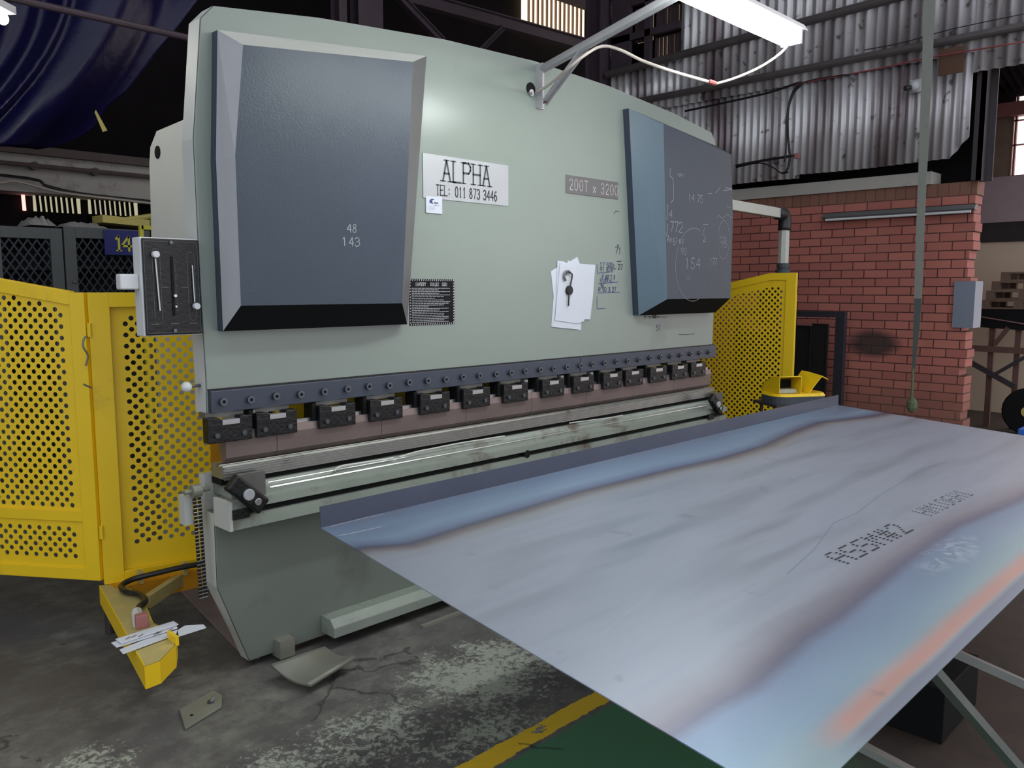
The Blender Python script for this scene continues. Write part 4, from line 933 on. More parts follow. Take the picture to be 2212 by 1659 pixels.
# dotted stencil letters as short dashes
DOT = {'A': ['01110', '10001', '10001', '11111', '10001', '10001', '10001'], 'S': ['01111', '10000', '10000', '01110', '00001', '00001', '11110'], 'M': ['10001', '11011', '10101', '10101', '10001', '10001', '10001'],
       '#': ['01010', '01010', '11111', '01010', '11111', '01010', '01010'], '2': ['01110', '10001', '00001', '00010', '00100', '01000', '11111'], 'H': ['10001', '10001', '10001', '11111', '10001', '10001', '10001'],
       '1': ['00100', '01100', '00100', '00100', '00100', '00100', '01110'], '0': ['01110', '10001', '10001', '10001', '10001', '10001', '01110'], '6': ['01110', '10000', '10000', '11110', '10001', '10001', '01110']}
def dots(text, s0, t0, length, hgt, slope, w):
    vs = []; fs = []; n = len(text); cw_ = length / n
    for i, ch in enumerate(text):
        for r, row in enumerate(DOT[ch]):
            for c, b_ in enumerate(row):
                if b_ == '1':
                    s = s0 + cw_ * (i + c / 6.2); t = t0 + hgt * r / 6 + slope * (s - s0)
                    k = len(vs); a = cw_ / 9.5; h_ = sag(s, t) + .0006
                    vs += [(s - a * .8, t - w, h_), (s + a * .8, t - w, h_), (s + a * .8, t + w, h_), (s - a * .8, t + w, h_)]; fs.append((k, k + 1, k + 2, k + 3))
    return vs, fs
sheet_obj('stencil_text', M['ink'], dots('ASSM#2', 1.127, 1.168, .52, .075, .03, .0036), SH)
sheet_obj('stencil_text', M['rubber'], dots('HM106H1', 1.842, 1.178, .47, .065, .03, .0030), SH)
# scratch line
vs = []; fs = []
def poly_on_sheet(px, w):
    global vs, fs
    pts = []
    for x, y in px:
        p = onp(x, y, P0, upS); q = p - P0; t = q.dot(d0); s = q.x + .1098 * t; pts.append((s, t))
    for (a, b), (c, d) in zip(pts[:-1], pts[1:]):
        L_ = math.hypot(c - a, d - b) or 1; nx, ny = -(d - b) / L_ * w, (c - a) / L_ * w; k = len(vs); h1, h2 = sag(a, b) + .0005, sag(c, d) + .0005
        vs += [(a - nx, b - ny, h1), (c - nx, d - ny, h2), (c + nx, d + ny, h2), (a + nx, b + ny, h1)]; fs.append((k, k + 1, k + 2, k + 3))
poly_on_sheet([(1700, 1240), (1760, 1185), (1800, 1130), (1850, 1108), (1880, 1085), (1900, 1070), (1950, 1040), (2000, 1010), (2045, 998)], .0022)
sheet_obj('scratch', M['bluegrey'], (vs, fs), SH)
vs = []; fs = []
poly_on_sheet([(712, 1138), (800, 1116), (830, 1110)], .0015); poly_on_sheet([(730, 1158), (780, 1148), (826, 1137)], .0018); poly_on_sheet([(1800, 1040), (1812, 1037)], .002); poly_on_sheet([(1660, 905), (1700, 898)], .0015); poly_on_sheet([(1845, 893), (1868, 888)], .002)
poly_on_sheet([(1300, 1370), (1360, 1320), (1420, 1270)], .001)
sheet_obj('bright_scratch', M['chalk'], (vs, fs), SH)

# ============================================================ SUPPORT STANDS UNDER THE SHEET
def under(s, t): return SP(s, t, -.006 + sag(s, t))
def fbar(mb, a, b, w=.02, h=.02):
    a, b = V(a), V(b); d = (b - a); dn = d.normalized(); up = ZV if abs(dn.z) < .9 else XV; k = dn.cross(up).normalized(); e = k.cross(dn)
    mb.obox((a + b) / 2, d / 2, k * w, e * h); return mb
def stand(x0, x1, y0, y1, label):
    zt = lambda y: P0.z + (y - P0.y) * (-d0.z / -d0.y if d0.y else 0)
    zt = lambda y: P0.z + d0.z * ((y - P0.y) / d0.y) - .010
    t = thing('support_stand', ((x0 + x1) / 2, (y0 + y1) / 2, 0), label, 'stand')
    mb = MB()
    for x in (x0, x1): fbar(mb, (x, y0, zt(y0) - .022), (x, y1, zt(y1) - .022))
    for y in (y0, y1): fbar(mb, (x0, y, zt(y) - .022), (x1, y, zt(y) - .022))
    mb.build('top_frame', M['anglegrey'], t)
    for x in (x0, x1):
        for y in (y0, y1): MB().box((x - .02, y - .02, 0), (x + .02, y + .02, zt(y) - .03)).build('leg', M['anglegrey'], t)
    return t, zt
S1, zt = stand(3.75, 4.8, 1.15, 1.8, 'grey angle steel stand under the right half of the sheet')
# raking bars at the right front
for a, b in (((2010, 1440), (2225, 1690)), ((2050, 1408), (2240, 1492)), ((1835, 1600), (1990, 1690))):
    pass
mb = MB(); fbar(mb, at(1995, 1425, 2, .62), at(2250, 1720, 2, .12), .031, .010); mb.build('brace', M['anglegrey'], S1)
mb = MB(); fbar(mb, at(2040, 1400, 2, .50), at(2290, 1512, 2, .30), .028, .012); mb.build('brace', M['anglegrey'], S1)
mb = MB(); fbar(mb, at(1800, 1580, 2, .30), at(2010, 1690, 2, .14), .028, .010); mb.build('brace', M['anglegrey'], S1)
p = [at(1960, 1425, 2, .35), at(2112, 1440, 2, .35), at(2112, 1512, 2, .2), at(1965, 1492, 2, .2)]
cbx = at(2112, 1518, 2, 0)
tag(MB().box((cbx.x - .02, cbx.y, 0), (cbx.x + .0 - .42, cbx.y + .34, .20)).build('steel_box', M['blackmat'], bevel=.004), 'black open steel box on the floor beneath the sheet, behind the raking bars', 'box')

# ============================================================ PERFORATED GUARDS
def perf(mb, O, u, W_, z0, z1, top=None, p=.0505, rg=.0255, r=.0114, mgn=(.05, .05, .05, .05), skip=None):
    """perforated sheet in the vertical plane through O along u; holes in staggered rows; top(x) = upper limit"""
    u = V(u); n8 = 8
    l, r_, b_, t_ = mgn
    P = lambda x, z: O + u * x + ZV * z
    rows = int((z1 - t_ - (z0 + b_)) / rg); zb = z0 + b_; zt_ = zb + rows * rg
    x0 = l; cols = int((W_ - l - r_) / p); x1 = l + cols * p
    def quad(a, b, c, d):
        if b - a > 1e-5 and d - c > 1e-5: mb.add([P(a, c), P(b, c), P(b, d), P(a, d)], [(0, 1, 2, 3)])
    def cell(xa, xb, za, zc):
        cx_, cz_ = (xa + xb) / 2, (za + zc) / 2
        ring = [P(cx_ + r * math.cos(math.pi / 4 * k + math.pi / 8), cz_ + r * math.sin(math.pi / 4 * k + math.pi / 8)) for k in range(8)]
        outer = [P(xb, cz_ + (zc - za) * .0 + (zc - cz_) * .5), P(xb - (xb - xa) * .25, zc), P(xa + (xb - xa) * .25, zc), P(xa, cz_ + (zc - cz_) * .5),
                 P(xa, cz_ - (zc - cz_) * .5), P(xa + (xb - xa) * .25, za), P(xb - (xb - xa) * .25, za), P(xb, cz_ - (zc - cz_) * .5)]
        f = [(k, (k + 1) % 8, (k + 1) % 8 + 8, k + 8) for k in range(8)]
        cor = [P(xb, zc), P(xa, zc), P(xa, za), P(xb, za)]
        f += [(8, 16, 9), (10, 17, 11), (12, 18, 13), (14, 19, 15)]
        mb.add(ring + outer + cor, f)
    for q in range(rows):
        za, zc = zb + q * rg, zb + (q + 1) * rg
        o = p / 2 if q % 2 else 0
        if o: quad(x0, x0 + o, za, min(zc, top(x0)) if top else zc); quad(x1 - o, x1, za, min(zc, top(x1)) if top else zc)
        nc = cols - (1 if o else 0)
        for c in range(nc):
            xa = x0 + o + c * p
            lim = top(xa + p / 2) if top else 1e9
            if zc > lim - .03:
                if za < lim: quad(xa, xa + p, za, min(zc, lim))
            else: cell(xa, xa + p, za, zc)
    quad(0, x0, z0, zt_ if not top else min(zt_, top(0) )); quad(x1, W_, z0, zt_ if not top else min(zt_, top(W_)))
    quad(x0, x1, z0, zb)
    if not top: quad(0, W_, zt_, z1)
    return mb
def thick(o, t=.0018):
    s = o.modifiers.new('thickness', 'SOLIDIFY'); s.thickness = t; s.offset = 0
def bar(mb, O, u, x0, x1, z0, z1, d0_=-.02, d1_=.02, zz=None):
    """frame bar in the panel plane; n = normal"""
    u = V(u); n = V((u.y, -u.x, 0)); P = lambda x, z, d: O + u * x + ZV * z + n * d
    za1, zb1 = (z0, z1) if zz is None else zz
    mb.add([P(x0, z0, d0_), P(x1, za1, d0_), P(x1, zb1, d0_), P(x0, z1, d0_), P(x0, z0, d1_), P(x1, za1, d1_), P(x1, zb1, d1_), P(x0, z1, d1_)],
           [(0, 1, 2, 3), (7, 6, 5, 4), (0, 4, 5, 1), (1, 5, 6, 2), (2, 6, 7, 3), (3, 7, 4, 0)])
    return mb
AZ = .25
LG = thing('guard_fence', (1.27, 3.92, 0), 'yellow perforated side guard with swung gate and base arm left of the machine', 'machine guard')
O1 = V((1.276, 3.905, 0)); 
u2 = V((math.cos(math.radians(-12.5)), math.sin(math.radians(-12.5)), 0)); ug = V((math.cos(math.radians(125.5)), math.sin(math.radians(125.5)), 0))
nf = V((u2.y, -u2.x, 0))
ZT = 1.585
# fixed panel with frame
fr = MB()
bar(fr, O1, u2, 0.0, .085, AZ, ZT); bar(fr, O1, u2, .085, .56, ZT - .065, ZT); bar(fr, O1, u2, .085, .56, AZ, AZ + .05)
PF = fr.build('panel_frame', M['yellow'], LG, bevel=.002)
m_ = perf(MB(), O1 + nf * -.012, u2, .56, AZ + .03, ZT - .03, mgn=(.125, .005, .13, .065), p=.0505, rg=.0255, r=.0116).build('perforated_panel', M['yellow'], LG); thick(m_)
# gate
GW = 1.25
ftop = lambda x: ZT + .0 if x < .0 else ZT + .215 * min(x, .9)
gt = MB()
bar(gt, O1 + ug * -.0, ug, .002, .075, AZ + .02, ZT + .0); bar(gt, O1, ug, .075, GW, ZT - .055, ZT + .005, zz=(ftop(GW) - .055, ftop(GW) + .005))
bar(gt, O1, ug, .075, GW, AZ + .02, AZ + .075); bar(gt, O1, ug, .075, GW, .545, .595); bar(gt, O1, ug, GW, GW + .06, AZ + .02, ftop(GW))
G_ = gt.build('gate_frame', M['yellow'], LG, bevel=.002)
ng = V((ug.y, -ug.x, 0))
top_in = lambda x: ZT + .215 * min(x + .05, .9) - .05
mgp = perf(MB(), O1 + ug * .05 + ng * -.008, ug, GW - .03, .57, ZT + .2, top=top_in, mgn=(.055, .02, .035, .02)).build('perforated_panel', M['yellow'], LG); thick(mgp)
mgp = perf(MB(), O1 + ug * .05 + ng * -.008, ug, GW - .03, AZ + .06, .56, mgn=(.055, .02, .055, .04)).build('perforated_panel', M['yellow'], LG); thick(mgp)
hz = MB()
for z in (.50, 1.42): MB().cyl(O1 + V((0, 0, z - .03)) + nf * .02, O1 + V((0, 0, z + .03)) + nf * .02, .010, 8).build('hinge', M['yellow'], LG)

p0 = at(188, 728, 1, O1.y - .04); 
MB().tube([at(185, 790, 1, 3.86), at(190, 768, 1, 3.85), at(180, 750, 1, 3.84), at(181, 732, 1, 3.84), at(188, 726, 1, 3.85)], .0045, 6, 3).build('tie_wire', M['greysteel'], LG)
MB().tube([at(180, 830, 1, 3.84), at(198, 838, 1, 3.86)], .004, 6, 0).build('tie_wire', M['greysteel'], LG)
# base arm: tapered channel towards the operator, cross bar to the machine, brace
A1 = at(215, 1262, 2, AZ); A2 = at(300, 1432, 2, AZ); A3 = at(318, 1436, 2, AZ); 
A4 = at(380, 1378, 2, AZ); A5 = at(345, 1355, 2, AZ); A6 = at(300, 1262, 2, AZ)
topz = AZ
poly = [at(215, 1265, 2, AZ), at(313, 1440, 2, AZ), at(345, 1428, 2, AZ), at(378, 1395, 2, AZ), at(381, 1372, 2, AZ), at(330, 1345, 2, AZ), at(305, 1285, 2, AZ), at(262, 1262, 2, AZ)]
ARM = MB().prism(poly, (0, 0, -.006)).build('base_arm', M['yellow_dusty'], LG)
sk2 = MB()
for a, b in zip(poly, poly[1:] + poly[:1]): sk2.add([a, b, b + V((0, 0, -.085)), a + V((0, 0, -.085))], [(0, 1, 2, 3)])
o = sk2.build('arm_skirt', M['yellow'], ARM); thick(o, .004)
cbm = MB(); a = at(250, 1272, 2, AZ); b = at(445, 1228, 2, AZ)
cbm.add([a, b, b + V((0, .10, 0)), a + V((0, .10, 0)), a + V((0, 0, -.085)), b + V((0, 0, -.085)), b + V((0, .10, -.085)), a + V((0, .10, -.085))], [(0, 1, 2, 3), (7, 6, 5, 4), (0, 4, 5, 1), (1, 5, 6, 2), (2, 6, 7, 3), (3, 7, 4, 0)])
cbm.build('cross_bar', M['orange'], LG)
mb = MB(); fbar(mb, at(318, 1300, 2, AZ - .03), at(392, 1250, 2, AZ - .03), .016, .028); mb.build('diagonal_brace', M['yellow_dusty'], LG)
MB().tube([at(450, 1216, 2, AZ + .05), at(400, 1224, 2, AZ + .05), at(330, 1240, 2, AZ + .04), at(285, 1252, 2, AZ + .03), at(262, 1266, 2, AZ + .02), at(272, 1278, 2, AZ + .02), at(300, 1284, 2, AZ + .02), at(314, 1297, 2, AZ + .02), at(300, 1312, 2, AZ + .015), at(296, 1330, 2, AZ + .01)], .013, 10, 5).build('hose', M['hoseblack'], LG, smooth=True)
MB().tube([at(296, 1322, 2, AZ + .01), at(300, 1350, 2, AZ + .008)], .022, 8, 0).build('cable_gland', M['white'], LG)
c = at(307, 1355, 2, AZ); MB().obox(c + V((0, 0, .028)), u2 * .024, V((u2.y, -u2.x, 0)) * .018, V((0, 0, .028))).build('connector_box', M['pinkbox'], LG, bevel=.004)
mb = MB(); p = at(374, 1385, 2, AZ); mb.obox(p + V((0, 0, .012)), V((.006, 0, 0)), V((0, .04, 0)), V((0, 0, .018))); mb.build('end_lug', M['yellow'], LG)
for x, y in ((302, 1250), (398, 1231)):
    q = at(x, y, 2, AZ + .02); MB().box((q.x - .008, q.y - .02, AZ), (q.x + .008, q.y + .01, AZ + .06)).build('hose_clip', M['yellow_dusty'], LG)
MB().cyl(O1 + V((.02, .02, 0)), O1 + V((.02, .02, AZ - .085)), .02, 10).cyl(O1 + ug * 1.2, O1 + ug * 1.2 + V((0, 0, AZ + .03)), .015, 8).build('foot', M['darksteel'], LG)
MB().box((1.86, 3.70, .06), (1.92, 3.86, .30)).build('mounting_lug', M['orange'], LG)
# orange end plate of the fixed guard
a = at(452, 935, 1, 3.72); b = at(486, 1000, 1, 3.72)
MB().prism([at(x, y, 1, 3.70) for x, y in ((455, 925), (476, 928), (483, 955), (482, 985), (476, 1002), (455, 1004))], (0, .003, 0)).build('end_plate', M['orange'], LG)

# right guard
RG = thing('guard_fence', (6.6, 3.1, 0), 'yellow perforated side guard standing right of the machine', 'machine guard')
ur = V((math.cos(math.radians(97.7)), math.sin(math.radians(97.7)), 0)); OR = V((6.585, 3.16, 0))
RT = 1.735
ftr = lambda x: RT if x < .22 else RT - (x - .22) * .22
fr = MB(); bar(fr, OR, ur, 0, .085, .1, RT); bar(fr, OR, ur, .085, .22, RT - .06, RT); bar(fr, OR, ur, .22, 1.3, RT - .06, RT, zz=(ftr(1.3) - .06, ftr(1.3)))
bar(fr, OR, ur, .085, 1.3, .1, .16); bar(fr, OR, ur, 1.3, 1.36, .1, ftr(1.3)); fr.build('panel_frame', M['yellow'], RG, bevel=.002)
nr = V((ur.y, -ur.x, 0))
o = perf(MB(), OR + nr * -.008, ur, 1.33, .13, RT, top=lambda x: ftr(x) - .075, mgn=(.10, .03, .06, .02), r=.0116).build('perforated_panel', M['yellow'], RG); thick(o)
o = MB(); bar(o, OR + nr * -.008, ur, .08, .22, RT - .12, RT - .03, -.0012, .0012); bar(o, OR + nr * -.008, ur, .22, 1.3, RT - .12, RT - .03, -.0012, .0012, zz=(ftr(1.3) - .12, ftr(1.3) - .03)); o.build('top_strip', M['yellow'], RG)
MB().box((6.55, 3.13, 0), (6.65, 3.19, .1)).box((6.40, 4.40, 0), (6.48, 4.46, .1)).build('foot', M['yellow'], RG)

# ============================================================ PENDANT ARM
PA = thing('pendant_arm', (7.0, 3.5, 0), 'cream tubular control pendant arm with a black elbow, right of the machine', 'control arm')
z1_ = at(1690, 466, 1, 3.5).z; z2_ = at(1688, 583, 1, 3.5).z
mb = MB(); mb.obox(((5.22 + 6.93) / 2, 3.5, 2.275), ((6.93 - 5.22) / 2, 0, -.012), (0, .035, 0), (0, 0, .042)); mb.build('boom', M['armwhite'], PA, bevel=.006)
mb = MB(); mb.tube([(6.86, 3.5, 2.262), (6.97, 3.5, 2.262), (7.01, 3.5, 2.22), (7.01, 3.5, 2.12)], .056, 12, 3); mb.build('elbow', M['armblack'], PA, smooth=True)
MB().cyl((7.01, 3.5, 2.13), (7.01, 3.5, 1.82), .048, 8).build('drop_tube', M['armwhite'], PA)
MB().cyl((7.01, 3.5, 1.83), (7.01, 3.5, 1.79), .056, 16).cyl((7.01, 3.5, 1.79), (7.01, 3.5, 1.775), .048, 16).cyl((7.01, 3.5, 1.775), (7.01, 3.5, 1.70), .064, 16).build('coupling', M['rubber'], PA)
MB().box((6.80, 3.42, 1.28), (6.98, 3.62, 1.70)).build('control_box', M['armblack'], PA, bevel=.006)
MB().box((5.17, 3.42, 2.20), (5.24, 3.58, 2.35)).build('wall_bracket', M['armblack'], PA)

# ============================================================ FOOT PEDAL ON A STOOL
c = V((5.80, 2.78, .765))
FP = thing('foot_pedal', c, 'yellow two-pedal foot switch with grey base behind the far corner of the sheet', 'foot switch')
pu = V((math.cos(math.radians(-33)), math.sin(math.radians(-33)), 0)); pv = V((-pu.y, pu.x, 0))
def PP(a, b, z): return c + pu * a + pv * b + ZV * z
def rrect(hx, hy, rr, z, n=5):
    pts = []
    for (sx_, sy_, a0) in ((1, 1, 0), (-1, 1, 90), (-1, -1, 180), (1, -1, 270)):
        for k in range(n + 1):
            a = math.radians(a0 + 90 * k / n); pts.append(PP(sx_ * (hx - rr) + math.cos(a) * rr, sy_ * (hy - rr) + math.sin(a) * rr, z))
    return pts
MB().loft(rrect(.215, .15, .10, 0), rrect(.215, .15, .10, .055), True, True).build('base', M['rubber'], FP)
MB().loft(rrect(.218, .153, .10, .055), rrect(.205, .14, .09, .075), True, True).build('top_plate', M['yellow'], FP)
# left hood: arched cover open to the front
def hood(a0, a1, lift, name, open_dark):
    mb = MB(); n = 8; A = []; B = []
    for k in range(n + 1):
        f = k / n; b = -.13 + .26 * f; z = .085 + lift * math.cos(math.pi / 2 * f) ** .6 ; A.append(PP(a0, b, z)); B.append(PP(a1, b, z))
    mb.add(A + B, [(k, k + 1, k + 2 + n, k + 1 + n) for k in range(n)]); o = mb.build(name, M['yellow'], FP, smooth=True); thick(o, .006); return A, B
hood(-.19, -.015, .115, 'pedal_hood', True)
MB().prism([PP(-.18, -.10, .078), PP(-.025, -.10, .078), PP(-.025, -.085, .105), PP(-.18, -.085, .105)], pv * .10).build('pedal', M['pedalin'], FP)
MB().prism([PP(-.185, .0, .078), PP(-.02, .0, .078), PP(-.02, .0, .165), PP(-.185, .0, .165)], pv * .01).build('hood_shade_sheet', M['blackmat'], FP)  # dark sheet stands in for the shade inside the hood
for a_ in (-.19, -.015):
    o = MB().prism([PP(a_, -.13, .076), PP(a_, .12, .076), PP(a_, .10, .12), PP(a_, .0, .18), PP(a_, -.13, .20)], pu * .004).build('hood_cheek', M['yellow'], FP)
mb = MB(); mb.add([PP(.06, -.12, .076), PP(.06, .13, .076), PP(.10, .13, .15), PP(.10, -.12, .13), PP(.145, .13, .215), PP(.16, -.12, .20), PP(.20, .13, .205), PP(.225, -.10, .17)], [(0, 1, 2, 3), (3, 2, 4, 5), (5, 4, 6, 7)]); o = mb.build('raised_cover', M['yellow'], FP); thick(o, .006)
MB().cyl(PP(.0, -.02, .078), PP(.03, -.03, .095), .018, 10).build('release_button', M['pinkbox'], FP)
ST_ = thing('steel_stool', (5.80, 2.78, 0), 'dark steel stool carrying the yellow foot switch', 'stool')
MB().obox(c + V((0, 0, -.010)), pu * .23, pv * .17, ZV * .010).build('seat', M['darksteel'], ST_)
for a in (-.18, .18):
    for b in (-.13, .13): MB().cyl(PP(a, b, -.02), (PP(a, b, 0).x, PP(a, b, 0).y, 0), .012, 8).build('leg', M['darksteel'], ST_)

# ============================================================ DARK FRAMES AGAINST THE WALL
FR_ = thing('storage_rack', (8.3, 3.8, 0), 'tall dark steel frame leaning on the brick wall behind the right guard', 'rack')
MB().box((8.22, 3.42, 0), (8.27, 3.52, 1.372)).box((8.22, 3.52, 1.315), (8.27, 4.65, 1.372)).box((8.22, 4.60, 0), (8.27, 4.65, 1.315)).build('tube_frame', M['rack'], FR_, bevel=.003)
for k in range(6):
    x = 8.02 - k * .045; y0 = 3.55 + k * .0
    yc = (3.56, 3.72, 3.88, 4.04, 4.20, 4.36)[k]
    zt_ = 1.245 - k * .022
    t = thing('folded_steel_sheet', (8.12 - k * .05, yc + .1, 0), ('rightmost', 'second from the right', 'third from the right', 'fourth from the right', 'fifth from the right', 'leftmost')[k] + ' black folded steel panel stacked before the dark wall frame', 'steel sheet', 'black panels behind the right guard')
    x_ = 8.16 - k * .03
    MB().box((x_, yc - .0, 0), (x_ + .010, yc + .17, zt_)).box((x_ - .02, yc, 0), (x_, yc + .012, zt_)).build('sheet', M['rackblk'], t)
    MB().box((x_ - .02, yc, zt_), (x_ + .010, yc + .17, zt_ + .006)).build('top_edge', M['rack'], t)

# ============================================================ WALL THINGS
t = thing('cctv_camera', (8.42, 2.95, 3.5), 'small white security camera on the corrugated wall', 'camera')
p = at(1975, 186, 0, 8.44)
MB().box((8.46, p.y - .06, p.z - .055), (8.485, p.y + .055, p.z + .065)).build('base_plate', M['cctv'], t, bevel=.005)
MB().sphere((8.44, p.y, p.z), .052, 16).build('dome', M['cctv'], t, smooth=True)
MB().cyl((8.42, p.y + .01, p.z - .01), (8.36, p.y + .055, p.z - .025), .024, 14).build('lens_barrel', M['armblack'], t)
a = at(2030, 108, 0, 8.34); b = at(2082, 156, 0, 8.34)
tag(MB().box((8.33, b.y, b.z), (8.34, a.y, a.z)).build('steel_plate', M['brown'], bevel=.002), 'square brown plate hung on the wall pipe', 'plate')
t = thing('batten_lamp', (8.55, 3.1, 2.35), 'unlit grey fluorescent batten lamp on the brick wall', 'lamp')
MB().prism([(8.6, 2.385, 2.33), (8.52, 2.385, 2.33), (8.50, 2.385, 2.345), (8.54, 2.385, 2.385), (8.6, 2.385, 2.385)], (0, 1.45, 0)).build('housing', M['plate2'], t)
MB().cyl((8.52, 2.42, 2.318), (8.52, 3.80, 2.318), .013, 10).build('tube', M['lampwhite'], t)
# metal plate on the wall edge
tag(MB().box((8.565, 2.36, 1.235), (8.595, 2.535, 1.675)).box((8.565, 2.352, 1.235), (8.80, 2.36, 1.675)).build('edge_guard', M['bluegrey']), 'blue-grey steel corner plate fixed to the brick wall end', 'plate')
# cables on the wall
def cab(name, pts, X_, r, m, label, nsm=4): return tag(MB().tube([at(x, y, 0, X_) for x, y in pts], r, 7, nsm).build(name, m, smooth=True), label, 'cable')
cab('cable', [(1720, 184), (1750, 176), (1900, 148), (2000, 126), (2212, 90)], 8.30, .007, M['cablered'], 'red cable along the lower wall pipe')
cab('cable', [(1480, 240), (1650, 203), (1730, 178), (1715, 200), (1703, 235), (1702, 290), (1706, 340), (1700, 368), (1690, 374)], 8.32, .012, M['cableblack'], 'black cable dropping in a curve down the corrugated wall')
cab('cable', [(1840, 160), (1760, 172), (1722, 186), (1706, 215), (1699, 260), (1698, 320), (1694, 350)], 8.30, .008, M['cableblack'], 'thin black cable beside the thicker one on the corrugated wall')
cab('cable', [(1590, 358), (1640, 348), (1690, 340), (1715, 336)], 8.32, .014, M['cableblack'], 'short black cable end running to the red connector')
cab('cable', [(1590, 362), (1640, 352), (1670, 362), (1688, 374), (1704, 372)], 8.34, .007, M['cableblack'], 'loose black cable loop under the red connector')
cab('wire', [(1866, 108), (1950, 92), (2060, 62), (2212, 30)], 8.38, .004, M['cableblack'], 'thin twisted wire strung across the upper corrugated sheets')
p = at(1722, 338, 0, 8.36); tag(MB().box((8.34, p.y - .02, p.z - .02), (8.38, p.y + .03, p.z + .03)).build('connector', M['pinkbox']), 'small red cable connector on the corrugated wall', 'connector')
# hanging strap
SX = 8.0
t = thing('hanging_strap', (SX, 2.7, .4), 'long grey webbing strap hanging before the brick wall', 'strap')
def strap(pts, m, name):
    mb = MB(); A = []; B = []
    for x, y, w_ in pts: A.append(at(x - w_ / 2, y, 0, SX)); B.append(at(x + w_ / 2, y, 0, SX))
    n = len(pts); mb.add(A + B, [(k, k + 1, n + k + 1, n + k) for k in range(n - 1)]); o = mb.build(name, m, t); thick(o, .004)
strap([(2009, -90, 22), (2007, 0, 23), (2004, 120, 23), (1998, 250, 21), (1992, 400, 18), (1987, 520, 17), (1983, 645, 16)], M['strapm'], 'webbing')
strap([(1983, 645, 16), (1980, 700, 14), (1976, 760, 9), (1973, 800, 6)], M['strapdark'], 'dark_webbing')
MB().tube([at(1972, 796, 0, SX), at(1971, 830, 0, SX), at(1969, 862, 0, SX)], .012, 8, 2).build('knotted_cord', M['olive'], t)
MB().sphere(at(1970, 875, 0, SX), .05, 10, (.7, 1.0, 1.5)).build('wrapped_hook', M['olive'], t)

# ============================================================ ROOM BEYOND: BENCH AND PALLETS
BN = thing('work_bench', (11.0, 2.6, 0), 'rusty steel bench with a thick black top in the room beyond', 'bench')
bx0 = 10.6
def bz(x, y): return at(x, y, 0, bx0)
a = bz(2104, 668); b = bz(2240, 712)
MB().add([bz(2106, 668), bz(2240, 672), bz(2240, 716), bz(2106, 706)] + [q + V((.9, 0, 0)) for q in (bz(2106, 668), bz(2240, 672), bz(2240, 716), bz(2106, 706))],
         [(0, 1, 2, 3), (7, 6, 5, 4), (0, 4, 5, 1), (1, 5, 6, 2), (2, 6, 7, 3), (3, 7, 4, 0)]).build('bench_top', M['blackmat'], BN)
mb = MB(); fbar(mb, bz(2106, 682) + V((-.01, 0, 0)), bz(2240, 704) + V((-.01, 0, 0)), .004, .006); mb.build('top_edge', M['chrome'], BN)
for x in (2141, 2198, 2236):
    q = bz(x, 705); MB().box((bx0 + .05, q.y - .03, 0), (bx0 + .10, q.y + .03, q.z)).build('leg', M['rust'], BN)
mb = MB(); fbar(mb, bz(2100, 752), bz(2240, 760), .01, .035); mb.build('stretcher', M['rust'], BN)
mb = MB(); fbar(mb, bz(2148, 745), bz(2178, 708), .01, .025); mb.build('knee_brace', M['rust'], BN)
mb = MB(); fbar(mb, bz(2095, 782), bz(2190, 835), .01, .03); fbar(mb, bz(2150, 808), bz(2225, 765), .01, .02); mb.build('cross_brace', M['darksteel'], BN)
# pallets on the bench: a leaning stack
def pallet(x, y, px0, px1, py, label, k):
    zb_ = bz(px0, py).z; y1 = bz(px0, py).y; y0 = bz(px1, py).y
    t = thing('pallet', (bx0 + .4, (y0 + y1) / 2, zb_), label, 'pallet', 'wooden pallets stacked on the bench')
    mb = MB()
    for j in range(5): mb.box((bx0 + .02 + j * .17, y0, zb_ + .085), (bx0 + .12 + j * .17, y1, zb_ + .103))
    mb.build('deck_boards', M['wood'], t)
    mb = MB(); n = 3
    for j in range(n):
        yy = y0 + (y1 - y0) * j / (n - 1); yy = min(max(yy, y0 + .04), y1 - .04)
        for xx in (.02, .37, .72): MB().box((bx0 + xx, yy - .04, zb_ + .018), (bx0 + xx + .1, yy + .04, zb_ + .085)).build('block', M['wood'], t)
    mb = MB()
    for xx in (.02, .37, .72): mb.box((bx0 + xx, y0, zb_), (bx0 + xx + .1, y1, zb_ + .018))
    mb.build('bottom_boards', M['wood'], t)
pallet(0, 0, 2118, 2280, 667, 'bottom wooden pallet of the stack on the far bench', 0)
pallet(0, 0, 2128, 2290, 647.1, 'middle wooden pallet of the stack on the far bench', 1)
pallet(0, 0, 2140, 2300, 627.2, 'upper wooden pallet of the stack on the far bench', 2)
pallet(0, 0, 2160, 2310, 607.3, 'topmost wooden pallet of the stack on the far bench', 3)
q = bz(2236, 850)
t = thing('wheel', (bx0 - .2, q.y, 0), 'black tyred trolley wheel standing below the far bench', 'wheel')
zr = .26
MB().cyl((bx0 - .28, q.y, zr), (bx0 - .12, q.y, zr), zr, 24).build('tyre', M['blackmat'], t, bevel=.02)
MB().cyl((bx0 - .30, q.y, zr), (bx0 - .28, q.y, zr), .06, 18).build('hub', M['tape'], t)
q = at(2212, 928, 2, .45)
tag(MB().box((q.x - .12, q.y - .25, 0), (q.x + .1, q.y + .02, .47)).build('crate', M['bluecloth'], bevel=.01), 'bright blue plastic crate at the right edge beyond the sheet', 'crate')

